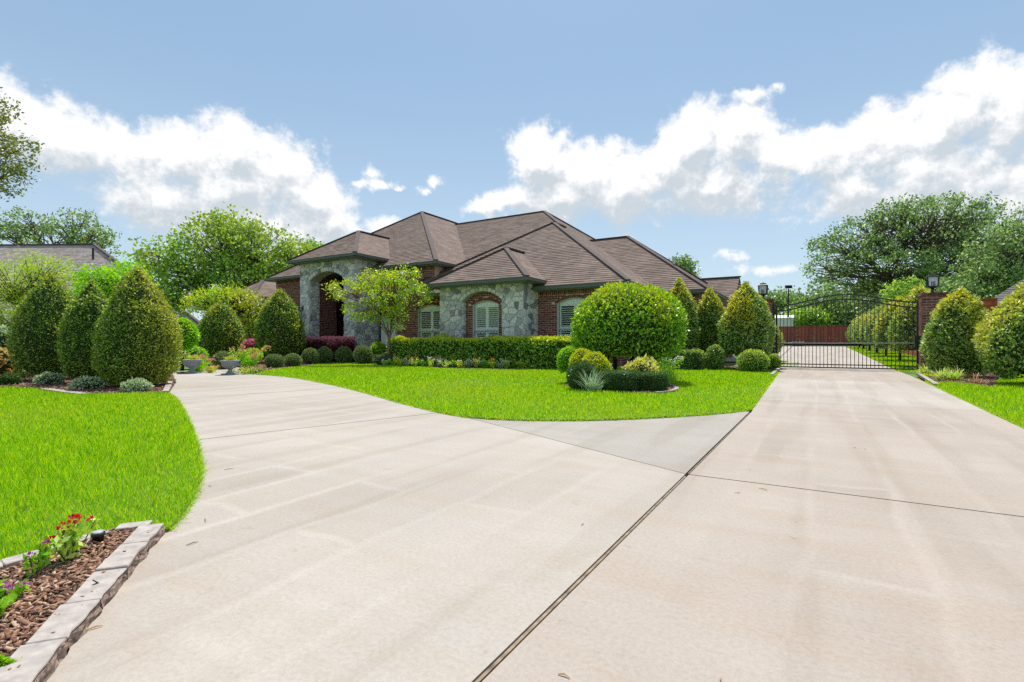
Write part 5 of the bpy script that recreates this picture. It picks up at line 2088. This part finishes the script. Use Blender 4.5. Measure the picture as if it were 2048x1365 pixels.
def low(label, px, hw, top, bot, Y, n, L, mat, prof='block', young=None, name='low_shrub', ell=(1, 1), group=None, **kw):
    k = Y / F
    return shrub(name, label, 'shrub', at(px, Y), hw * k, max(.02, zat(bot, Y)), zat(top, Y), n, L, L * .6, mat, prof, ell=ell, young=young or young_none, group=group, shag=kw.pop('shag', .14), **kw)


GI = 'low shrubs in the island bed'
low('dark clipped shrub at the front left of the island bed', 1165, 33, 722, 787, 9.7, 7000, .03, 'dgreen', 'dome', young_top(.7, 1.3, .5), group=GI)
low('dark clipped shrub at the front middle of the island bed', 1242, 35, 741, 790, 9.45, 7000, .028, 'dgreen', 'block', young_top(.85, 1.6, .3), group=GI)
low('dark clipped shrub at the front right of the island bed', 1302, 32, 745, 789, 9.55, 6500, .028, 'dgreen', 'block', young_top(.8, 1.5, .5), group=GI)
low('lime green clipped mound in the middle left of the island bed', 1190, 33, 706, 765, 10.0, 6500, .03, 'lime', 'dome', young_top(.3, 1.2, .7), group=GI)
low('yellow lime mound behind others at left of the island bed', 1166, 28, 698, 752, 10.7, 5000, .032, 'lime', 'dome', young_top(.3, 1.2, .7), group=GI)
low('rounded bright green mound at the back left of the island bed', 1138, 24, 693, 745, 11.3, 5000, .032, 'bright', 'dome', young_top(.5, 1.4, .5), group=GI)
low('pale yellow leafed bush under the round tree', 1284, 32, 719, 756, 10.2, 2600, .06, 'gold', 'dome', group=GI, shag=.4, rough=.12)
a_ = at(1182, 9.35)
tuft('grass_tuft', 'blue green strappy tuft at the front of the island bed', 'plant', a_, 170, .50, .013, 'blue', .55, .2, .06)
for px, Y, w in ((1318, 10.5, 'left of a similar clump'), (1336, 11.0, 'at the right edge')):
    a_ = at(px, Y)
    tuft('grass_tuft', 'bright green arching strappy clump in island bed, ' + w, 'plant', a_, 200, .50, .018, 'strap', .6, .0, .07)
flowering('white_flower', 'sparse white flowered plant behind the island bed', 'plant', at(1330, 12.6), .45, .75, 700, .05, 'bright', 'petal_w', 26, .035)
a_ = at(1201, 10.0)
MB().prism(smooth_poly([(a_.x - .08, a_.y - .05), (a_.x + .07, a_.y - .06), (a_.x + .09, a_.y + .05), (a_.x - .05, a_.y + .07)], 1), .0, .13)

# ---- low shrubs by the gate
GG = 'low clipped shrubs left of the gate'
low('low dark clipped shrub with gold top beside the round tree', 1380, 27, 700, 738, 17.3, 4200, .05, 'lig', 'block', young_top(.75, 1.4, .7), group=GG)
low('small upright clipped shrub below the slim clipped trees', 1430, 18, 690, 740, 17.0, 4200, .05, 'lig', 'dome', young_top(.6, 1.3, .8), group=GG)
low('wide rounded low shrub in front of the widest clipped tree', 1506, 30, 700, 743, 15.8, 6500, .04, 'hedge', 'dome', young_top(.6, 1.3, .8), group=GG)
low('small dark low shrub at the foot of left gate pillar', 1546, 14, 708, 739, 17.8, 2600, .05, 'hedge', 'dome', young_top(.8, 1.5, .5), group=GG)
# ---- strappy plants at the right pillar
for px, py, n, L, w in ((1852, 752, 90, .42, 'against the right pillar'), (1886, 762, 130, .36, 'left of a matching clump near right lawn'), (1908, 763, 130, .36, 'right of a matching clump near right lawn')):
    tuft('spider_plant', 'pale striped strappy clump ' + w, 'plant', gp(px, py), n, L, .02, 'strap', .72, .5, .05, 'striped clumps by the right pillar')
tuft('dry_grass_tuft', 'sparse brownish tuft below the orange fence', 'plant', gp(1955, 769), 60, .34, .009, 'dry', .8, .2, .06)
low('low lime ground cover below the right pillar', 1866, 16, 750, 760, 13.4, 900, .05, 'lime', 'dome')

# ---- long hedge before the windows
hedge_box('long_hedge', 'long clipped green hedge below the shuttered windows', 'hedge', (-15.0, 15.85, 0), (-6.4, 15.85, 0), .95, 1.06, 22000, .10, .062, 'hedge', .95)
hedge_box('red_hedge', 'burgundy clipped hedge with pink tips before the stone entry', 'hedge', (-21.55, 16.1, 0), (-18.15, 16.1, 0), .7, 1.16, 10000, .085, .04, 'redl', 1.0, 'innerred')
low('burgundy shrub with pink tips between the two entry cones', 502, 16, 681, 706, 23.5, 1800, .10, 'redl', 'dome', young_top(.35, .9, 1.0), inner='innerred', name='red_shrub')
# ---- ball shrubs
GB = 'small clipped balls along the front bed'
balls = [(549, 18, 709, 737, 18.6, 'leftmost of the row, right of the pink flowers'), (586, 16, 708, 737, 19.4, 'second of the row from the pink flowers'), (621, 16, 697, 729, 21.6, 'left one of a touching pair'), (649, 15, 694, 727, 22.4, 'right one of a touching pair'), (688, 17, 693, 727, 22.6, 'standing before the red hedge end'), (727, 19, 691, 728, 22.0, 'largest of the row before the entry pier')]
for px, hw, tp, bt_, Y, w in balls:
    low('small clipped ball shrub, ' + w, px, hw, tp, bt_, Y, 3600, .05, 'box', 'dome', young_top(.7, 1.3, .6), name='ball_shrub', group=GB)
low('bright green ball shrub left of the crape myrtle trunk', 757, 17, 686, 716, 22.6, 3200, .055, 'bright', 'dome', young_top(.3, 1.0, .9), name='ball_shrub')
low('olive ball shrub between the two urns', 447, 19, 703, 735, 18.0, 3200, .045, 'box', 'dome', young_top(.5, 1.2, .7), name='ball_shrub')
low('olive ball shrub behind the left urn', 402, 16, 707, 728, 19.5, 2600, .045, 'box', 'dome', young_top(.5, 1.2, .7), name='ball_shrub')
low('olive ball shrub behind the right urn', 480, 14, 702, 728, 19.6, 2600, .045, 'box', 'dome', young_top(.5, 1.2, .7), name='ball_shrub')
low('lime green mound behind the pink flowers', 505, 18, 697, 722, 21.0, 2200, .05, 'lime', 'dome', name='low_shrub')
low('glossy round shrub half hidden by the largest cone', 366, 25, 638, 700, 17.5, 5000, .08, 'bright', 'ball', young_top(.6, 1.4, .6), name='round_shrub', stems=2, shag=.3)
low('dark green leafy shrub behind the left urn and largest cone', 385, 26, 694, 728, 18.8, 2500, .08, 'bright', 'dome', name='low_shrub', shag=.4)
low('low olive shrub at the foot of the crape myrtle', 772, 26, 708, 731, 20.8, 2200, .05, 'box', 'dome', name='low_shrub', shag=.3)
# ---- pale mounds in the left bed
for px, hw, tp, bt_, Y, w in ((17, 17, 748, 775, 10.9, 'darkest, at the left edge'), (98, 21, 747, 770, 11.0, 'before the leftmost cone'), (178, 28, 755, 785, 9.9, 'between the first and third cones'), (272, 26, 759, 790, 9.35, 'at the foot of the largest cone')):
    low('small grey green mound, ' + w, px, hw, tp, bt_, Y, 2600, .042, 'dgreen' if px < 50 else 'varieg', 'dome', young_top(.7, 1.4, .6), name='mound_shrub', group='grey green mounds in the left bed', shag=.35, rough=.08)
# ---- background shrubs on the left
b0 = at(30, 16)
tree('feathery_tree', 'feathery light green tree behind the leftmost cone', 'tree', tuple(b0), 1.2, .10, [lob(25, 570, 75, 55, 16, 0, b0), lob(95, 545, 60, 35, 16, .5, b0), lob(25, 655, 55, 50, 15.5, 0, b0), lob(-60, 590, 70, 80, 16, 0, b0)], 330, 60, .16, .085, .02, 'cyp', 'bark', seed=3, hollow=.3, twig=.012, young=.3)
b0 = at(215, 15)
tree('leafy_shrub', 'bright green leafy shrub behind and above the middle cone', 'shrub', tuple(b0), 1.0, .06, [lob(215, 555, 52, 32, 15, 0, b0), lob(165, 575, 30, 25, 15, 0, b0), lob(250, 560, 40, 35, 15, .4, b0), lob(210, 610, 60, 50, 15, .3, b0)], 170, 45, .12, .09, .045, 'bright', seed=4, hollow=.3, twig=.01, young=.3)
low('copper and green leafed shrub at the left edge', 5, 24, 698, 762, 12.6, 1500, .10, 'orange', 'dome', name='copper_shrub', shag=.5, rough=.15)
low('pale leafed round shrub at the left edge behind the copper one', 3, 26, 655, 705, 14.0, 1500, .10, 'varieg', 'dome', name='pale_shrub', shag=.5, rough=.12)

# ---- flowering plants
flowering('lantana', 'pink flowering plant left of the right urn', 'plant', at(398, 16.2), .42, .55, 900, .06, 'bright', 'petal_p', 40, .04)
flowering('pink_flower', 'tall pink flowering clump right of the urns', 'plant', at(498, 16.4), .45, .80, 1300, .07, 'bright', 'petal_p', 48, .042, nb=14)
flowering('ground_flower', 'low yellow green flowers at the foot of the left urn', 'plant', at(418, 15.7), .3, .18, 500, .05, 'lime', 'petal_p', 16, .03)
flowering('ground_flower', 'low pale flowers right of the right urn', 'plant', at(488, 15.0), .4, .18, 400, .05, 'strap', 'petal_p', 14, .03)
names = {'petal_w': 'white', 'petal_r': 'red', 'petal_p': 'pink'}
ORD = 'first second third fourth fifth sixth seventh eighth ninth tenth eleventh twelfth thirteenth fourteenth fifteenth sixteenth seventeenth eighteenth nineteenth twentieth twenty-first twenty-second twenty-third last'.split()
xs_ = np.linspace(770, 1122, 24)
for i, px in enumerate(xs_):
    Y = float(np.interp(px, [770, 850, 1000, 1122], [20.2, 18.9, 17.7, 17.8])) + (0.25 if i % 2 else -.1)
    pt_ = ('petal_w', 'petal_w', 'petal_p', 'petal_w', 'petal_r')[i % 5]
    lf = ('strap', 'bright', 'lime', 'varieg')[i % 4]
    flowering('bedding_flower', f'{ORD[i]} bedding plant from the left before the long hedge, {names[pt_]} flowers', 'plant', at(px, Y), .22, .26 + .14 * ((i * 7) % 5) / 4, 260, .06, lf, pt_, 7, .035, 'bedding flowers before the long hedge', nb=6)

# ---- crape myrtles
b0 = at(780, 20.9)
tree('crape_myrtle', 'crape myrtle with white blossoms before the brick wall', 'tree', tuple(b0), 1.35, .085,
     [lob(780, 590, 60, 40, 20.9, 0, b0), lob(700, 580, 42, 22, 20.9, -.2, b0), lob(835, 590, 38, 26, 20.9, 0, b0), lob(730, 620, 42, 26, 20.9, -.3, b0), lob(790, 555, 45, 22, 20.9, 0, b0), lob(825, 545, 13, 18, 20.9, 0, b0), lob(745, 560, 30, 20, 20.9, .3, b0), lob(790, 640, 28, 25, 20.9, 0, b0), lob(668, 572, 18, 12, 20.9, -.2, b0)],
     250, 26, .13, .11, .055, 'myrtle', 'bark2', seed=8, hollow=.25, twig=.012, young=.2, blossom=(30, .09, 'petal_w'), bright=.5)
b0 = at(478, 27.0)
tree('crape_myrtle', 'crape myrtle behind the small clipped cones on the left', 'tree', tuple(b0), 1.2, .085,
     [lob(480, 600, 50, 24, 27, 0, b0), lob(415, 605, 45, 24, 27, -.2, b0), lob(505, 625, 30, 22, 27, 0, b0), lob(455, 590, 40, 18, 27, .3, b0), lob(505, 660, 22, 26, 27, .2, b0)],
     210, 26, .2, .14, .065, 'myrtle', 'bark3', seed=9, hollow=.25, twig=.016, young=.2, blossom=(14, .11, 'petal_w'), bright=.7)

# ---- big trees
b0 = at(445, 38)
tree('shade_tree', 'light green spreading shade tree left of the house', 'tree', tuple(b0), 3.0, .35,
     [lob(440, 500, 90, 70, 38, 0, b0), lob(360, 540, 80, 55, 38, 0, b0), lob(520, 510, 80, 65, 38, 0, b0), lob(455, 455, 55, 35, 38, 0, b0), lob(310, 510, 40, 38, 38, 0, b0), lob(390, 580, 80, 40, 38, -1, b0), lob(500, 570, 80, 45, 38, 0, b0), lob(585, 510, 40, 35, 38, 1, b0), lob(340, 600, 50, 30, 37, -1, b0)],
     620, 26, .40, .27, .17, 'syc', 'bark', seed=12, hollow=.35, twig=.03, young=.2, bright=.4)
b0 = at(1850, 66)
b0.z = .6
tree('oak_tree', 'broad old oak with bare showing limbs beyond the fence on the right', 'tree', tuple(b0), 5.5, .75,
     [lob(1840, 460, 110, 55, 66, 0, b0), lob(1740, 470, 75, 50, 66, 0, b0), lob(1680, 500, 60, 38, 66, 0, b0), lob(1650, 535, 42, 34, 66, -2, b0), lob(1900, 430, 80, 42, 66, 0, b0), lob(1800, 430, 60, 30, 66, 0, b0), lob(1960, 460, 80, 50, 66, 0, b0), lob(1760, 540, 90, 40, 66, -2, b0), lob(1860, 540, 100, 48, 66, 0, b0), lob(1960, 530, 100, 60, 66, 2, b0), lob(2050, 480, 60, 60, 66, 2, b0), lob(1700, 570, 60, 30, 66, 2, b0)],
     880, 27, .48, .36, .22, 'oak', 'bark', seed=15, hollow=.62, twig=.06, young=.15)
b0 = at(2030, 52)
b0.z = .6
tree('dark_tree', 'dense dark tree at the right edge before the oak', 'tree', tuple(b0), 4.5, .45,
     [lob(2020, 510, 70, 60, 52, 0, b0), lob(2060, 470, 60, 45, 52, 0, b0), lob(1960, 560, 60, 40, 52, 0, b0), lob(1900, 590, 60, 30, 52, 0, b0), lob(2040, 570, 80, 40, 52, 0, b0)],
     330, 30, .45, .34, .2, 'oak', 'bark', seed=16, hollow=.5, twig=.04)
bgs = [(1640, 610, 60, 45, 80, 'oak', 'dark tree mass seen through the left half of the gate'), (1720, 610, 75, 48, 82, 'oak', 'dark tree mass seen through the middle of the gate'), (1800, 600, 70, 50, 78, 'oak', 'dark tree seen above the right end of the gate'),
       (1612, 636, 36, 18, 76, 'syc', 'light green bush over the red rear fence'), (1560, 600, 26, 20, 90, 'oak', 'small dark tree beside the tall light pole'), (1810, 588, 30, 27, 40, 'syc', 'light green leafy tree above the clipped row'), (1365, 540, 18, 22, 70, 'oak', 'treetop peeking over the garage roof'), (622, 500, 14, 16, 60, 'syc', 'small treetop left of the entry roof'),
       (1890, 620, 80, 40, 60, 'oak', 'dark tree behind the orange fence'), (1690, 640, 60, 24, 78, 'oak', 'low dark bush over the right end of the red fence')]
for i, (px, py, rx, ry, Y, m_, lab) in enumerate(bgs):
    b0 = at(px, Y)
    b0.z = .6
    tree('background_tree', lab, 'tree', tuple(b0), max(1.0, (zat(py, Y) - .6) * .55), .22, [lob(px, py, rx, ry, Y, 0, b0), lob(px - rx * .5, py + ry * .4, rx * .6, ry * .6, Y, 1, b0), lob(px + rx * .5, py + ry * .35, rx * .6, ry * .6, Y, -1, b0)], int(60 + rx * 2.0), 30, .008 * Y, .0055 * Y, .0034 * Y, m_, seed=30 + i, hollow=.3, twig=.03)
# far behind the left neighbour
b0 = at(110, 64)
tree('background_tree', 'open dark green tree rising behind the left neighbour roof', 'tree', tuple(b0), 9, .4,
     [lob(60, 450, 45, 30, 64, 0, b0), lob(150, 450, 40, 32, 64, 0, b0), lob(185, 470, 45, 30, 64, 0, b0), lob(110, 480, 60, 26, 64, 0, b0), lob(20, 470, 45, 30, 64, 0, b0), lob(210, 495, 22, 18, 64, 0, b0)],
     130, 30, .5, .36, .2, 'oak', 'bark', seed=50, hollow=.35, twig=.05, young=.3, bright=.25)
# large tree outside the left edge, only its outer branches show
b0 = at(-190, 19)
tree('overhanging_tree', 'olive green tree at the left edge, only branch tips visible', 'tree', tuple(b0), 5.0, .3,
     [lob(-40, 290, 95, 75, 19, 0, b0), lob(-25, 345, 70, 40, 19, 0, b0), lob(-60, 210, 70, 45, 19, 0, b0), lob(-180, 250, 130, 120, 19, 1, b0), lob(-10, 190, 22, 16, 19, 0, b0)],
     420, 34, .16, .12, .065, 'edgeoak', 'bark', seed=51, hollow=.35, twig=.015, young=.2)
# a wooded skyline all round, well beyond the houses
def woods():
    n = 5200
    az = rng.uniform(-np.pi, np.pi, n)
    rd = rng.uniform(150, 200, n)
    x, y = -np.sin(az) * rd, np.cos(az) * rd
    top = 6.5 + 2.2 * lump(np.c_[az * 12, az * 5, az * 0], 1.0)
    m = 7
    P = np.repeat(np.c_[x, y, rng.random(n) * top + .6], m, 0) + rng.normal(0, 1.3, (n * m, 3))
    P[:, 2] = np.maximum(P[:, 2], .3)
    V, Q = leaf_quads(P, unit(rng.normal(size=(n * m, 3))), 2.0, 1.5)
    tag(np_obj('distant_woods', V, Q, M['oak'], None, False, {'young': np.zeros(n * m)}), 'far tree line on the horizon', 'trees', kind='stuff')


woods()

# ================================================================== SMALL THINGS
def urn(px, Y, label):
    c = at(px, Y)
    t = thing('garden_urn', label, 'urn', tuple(c), 'grey urns by the front walk')
    s = 0.255
    prof = [(0, 0), (.62, 0), (.62, .08), (.50, .16), (.30, .30), (.22, .48), (.22, .58), (.34, .66), (.62, .84), (.80, 1.06), (.86, 1.30), (.88, 1.44), (1.0, 1.52), (1.02, 1.62), (.92, 1.64), (.84, 1.56), (0, 1.50)]
    MB().lathe([(r * s, z * s) for r, z in prof], c, 28).build('bowl', M['urn'], t, True)
    fl = MB()
    for k in range(22):
        a = 2 * math.pi * k / 22
        pts = []
        for r, z in ((.46, .74), (.63, .84), (.81, 1.06), (.87, 1.30)):
            pts.append((c.x + math.cos(a) * r * s, c.y + math.sin(a) * r * s, z * s))
        fl.tube(pts, .012, 5)
    fl.build('flute', M['urn'], t, True)
    MB().box((c.x - .17, c.y - .17, 0), (c.x + .17, c.y + .17, .035)).build('plinth', M['urn'], t)
    f = flowering('urn_flowers', 'low yellow and pink flowers filling the ' + ('left' if px < 420 else 'right') + ' urn', 'plant', (c.x, c.y, .38), .17, .13, 420, .045, 'lime', 'petal_p', 7, .022, nb=12)
    return t


urn(384, 15.4, 'grey cast stone urn on pedestal, left of the pair by walk')
urn(460, 14.75, 'grey cast stone urn on pedestal, right of the pair by walk')

# edging stones: foreground bed
fe = thing('stone_edging', 'tapered concrete edging blocks around the foreground flower bed', 'edging', tuple(gp(200, 1230)))
rs_ = random.Random(4)


def edge_row(parent, pts, wid, h, side, gap=.006, joints=None, rough_face=True):
    """blocks laid end to end along a line; side=+1 puts their width to the left of it"""
    for (p, q) in zip(pts[:-1], pts[1:]):
        p, q = Vector((p[0], p[1])), Vector((q[0], q[1]))
        d = (q - p).normalized()
        s = Vector((-d.y, d.x)) * side
        p2, q2 = p + d * gap / 2, q - d * gap / 2
        ta, tb = rs_.uniform(-.008, .008), rs_.uniform(-.008, .008)
        n = 7
        out_ = []
        for i in range(n):
            f = i / (n - 1)
            out_.append(p2.lerp(q2, f) + s * (rs_.uniform(0.0, .010) if 0 < i < n - 1 else .002))
        inn_ = [q2 + s * (wid + tb), p2 + s * (wid + ta)]
        tilt = rs_.uniform(-.004, .004)
        top = MB()
        poly = [tuple(v) for v in out_] + [tuple(v) for v in inn_]
        top.prism(poly, h - .012, h + tilt)
        o = top.build('edging_block', M['edge'], parent, bevel=0.003)
        fc = MB()
        # split face, rough
        m = len(poly)
        rows = 4
        vs = []
        for r in range(rows):
            z = (h - .0125) * r / (rows - 1)
            for v in out_:
                w = v - s * rs_.uniform(-.004, .006) if r < rows - 1 else v
                vs.append((w.x, w.y, z))
        k0 = len(fc.v)
        fc.v += vs
        for r in range(rows - 1):
            for i in range(n - 1):
                a = k0 + r * n + i
                fc.f.append((a, a + 1, a + n + 1, a + n))
        k1 = len(fc.v)
        zt2 = h - .0125
        for v in inn_:
            fc.v += [(v.x, v.y, 0), (v.x, v.y, zt2)]
        a0, a1 = k0 + n - 1, k0
        tl, tr_ = k0 + (rows - 1) * n, k0 + (rows - 1) * n + n - 1
        fc.f.append((a0, k1, k1 + 1, tr_))
        fc.f.append((k1, k1 + 2, k1 + 3, k1 + 1))
        fc.f.append((k1 + 2, a1, tl, k1 + 3))
        fo = fc.build('split_face', M['edgef'], o)


def along(p, q, ts):
    p, q = Vector((p[0], p[1])), Vector((q[0], q[1]))
    return [p.lerp(q, t) for t in ts]


A_, B_ = at(329, 2.43), at(100, 1.385)
ext = Vector((A_.x, A_.y)) + (Vector((B_.x, B_.y)) - Vector((A_.x, A_.y))) * 1.5
edge_row(fe, along(A_, ext, [0, .145, .30, .455, .60, .75, .89, 1.0]), .105, .052, -1)
up_pts = [gp(296, 1074), gp(226, 1082), gp(160, 1104), gp(90, 1136), gp(8, 1158), gp(-120, 1186), gp(-260, 1215)]
edge_row(fe, [Vector((v.x, v.y)) for v in up_pts], .085, .05, -1)
# stone borders elsewhere
be = thing('stone_edging', 'low pale stone border below the right gate pillar', 'edging', tuple(gp(1850, 760)))
p0, p1 = gp(1832, 750), gp(1867, 773)
edge_row(be, along(p0, p1, [i / 9 for i in range(10)]), .10, .06, 1)
be2 = thing('stone_edging', 'low pale stone border at the foot of the left gate pillar', 'edging', tuple(gp(1555, 744)))
edge_row(be2, along(gp(1547, 753), gp(1562, 739), [i / 8 for i in range(9)]), .10, .06, 1)
be3 = thing('stone_edging', 'low stone border along the front bed behind the urns', 'edging', tuple(gp(420, 741)))
edge_row(be3, along(gp(362, 748), gp(470, 736), [i / 14 for i in range(15)]), .12, .06, 1)
be4 = thing('stone_edging', 'low stone border beneath the largest clipped cone', 'edging', tuple(gp(338, 785)))
edge_row(be4, along(gp(338, 789), gp(346, 768), [i / 8 for i in range(9)]), .10, .06, 1)
be5 = thing('stone_edging', 'pale flat stones at the front of the left mulch bed', 'edging', tuple(gp(120, 790)))
edge_row(be5, along(gp(80, 783), gp(158, 794), [i / 6 for i in range(7)]), .14, .05, 1)
be6 = thing('stone_edging', 'pale stones ringing the island bed under the round tree', 'edging', (ISL[0][0], ISL[0][1], 0))
ring = [Vector(p) for p in isl_poly] + [Vector(isl_poly[0])]
for p, q in zip(ring[:-1], ring[1:]):
    c_ = camcol(np.array([[p.x, p.y]]))[0]
    d_ = camdepth(np.array([[p.x, p.y]]))[0]
    if (c_ > 1312 and d_ < 11.2) or (c_ < 1142 and d_ < 10.2):
        edge_row(be6, [p, q], .09, .05, 1)

# path light in the foreground bed
c = gp(196, 1100)
pl = thing('path_light', 'small black cylindrical path light in the mulch', 'path light', tuple(c))
MB().lathe([(0, 0), (.020, 0), (.022, .060), (.026, .062), (.026, .074), (0.0, .0745)], c, 20).build('body', M['iron'], pl, True)
MB().lathe([(0, .0748), (.020, .0750), (.014, .080), (0, .082)], c, 20).build('lens', M['lampglass'], pl, True)
# foreground flowers
flowering('lantana', 'red flowered lantana plant in the foreground bed', 'plant', gp(140, 1128, .02), .085, .175, 150, .036, 'strap', 'petal_r', 9, .014, nb=8)
flowering('lantana', 'purple flowered small plant in the foreground bed', 'plant', gp(70, 1160, .02), .05, .135, 80, .03, 'bright', 'petal_m', 3, .013, nb=5)
flowering('lantana', 'pink flowered plant at the left edge of the foreground bed', 'plant', gp(8, 1205, .02), .06, .08, 110, .03, 'bright', 'petal_m', 5, .012, nb=6)


def foxtail(label, pts, r):
    t = thing('foxtail_fern', label, 'fern', tuple(pts[0]))
    pts = [Vector(p) for p in pts]
    MB().tube(pts, .004, 5).build('stem', M['bark3'], t)
    n = 2600
    f = rng.random(n)
    seg = np.minimum((f * (len(pts) - 1)).astype(int), len(pts) - 2)
    fr_ = f * (len(pts) - 1) - seg
    A = np.array([tuple(p) for p in pts])
    P = A[seg] * (1 - fr_)[:, None] + A[seg + 1] * fr_[:, None]
    ax = unit(A[seg + 1] - A[seg])
    d = unit(np.cross(ax, rng.normal(size=(n, 3))))
    D = unit(d + ax * .6)
    env = np.sin(np.clip(f * .93 + .12, 0, 1) * np.pi) ** .5
    V, Q = leaf_quads(P, D, r * env * rng.uniform(.7, 1.1, n), .0028)
    np_obj('needles', V, Q, M['fern'], t, False, {'young': rng.random(n) * .4})


q0 = gp(-20, 1262)
foxtail('bright green foxtail fern plume rising at the left edge', [q0, q0.lerp(at(18, 1.58, .07), .5) + Vector((0, 0, .05)), at(24, 1.72, zat(1195, 1.72)), at(62, 1.80, zat(1150, 1.80))], .022)
q0 = at(-70, 1.36)
foxtail('bright green foxtail fern plume low at the bottom left corner', [q0, at(-30, 1.36, .07), at(4, 1.36, zat(1325, 1.36)), at(44, 1.38, zat(1330, 1.38))], .020)

# fallen twigs and leaves on the concrete
rs_ = random.Random(9)
GT = 'dry twigs on the driveway'
TW = iter(['curled scrap nearest the corner of the edging blocks', 'scrap farthest along the left lawn edge', 'speck between two scraps beside the left lawn', 'thin scrap right of the left lawn bulge', 'scrap at the bottom centre right of the long joint', 'speck near the bottom edge on the right slab', 'leaf just past the cross joint', 'speck left of the leaf past the cross joint', 'dot on the slab beyond the cross joint', 'right one of two dots midway to the gate', 'left one of two dots midway to the gate', 'leaf right of the edging blocks', 'scrap by the lowest edging block', 'speck left of the long joint'])
for (px, py, l) in ((385, 1086, .05), (458, 938, .06), (420, 972, .02), (410, 1040, .06), (1128, 1350, .035), (1440, 1360, .03), (1526, 978, .05), (1475, 985, .03), (1500, 938, .02), (1730, 898, .02), (1709, 895, .015), (190, 1254, .04), (75, 1352, .03), (1165, 1048, .02)):
    c = gp(px, py, .006)
    a = rs_.uniform(0, 3.14)
    t = MB().tube([(c.x - math.cos(a) * l / 2, c.y - math.sin(a) * l / 2, .003), (c.x, c.y + .004, .007), (c.x + math.cos(a) * l / 2, c.y + math.sin(a) * l / 2, .003)], [.0018, .0028, .0012], 5).build('twig', M['dry'])
    tag(t, 'tiny dry ' + next(TW) + ' on the driveway', 'twig', GT)
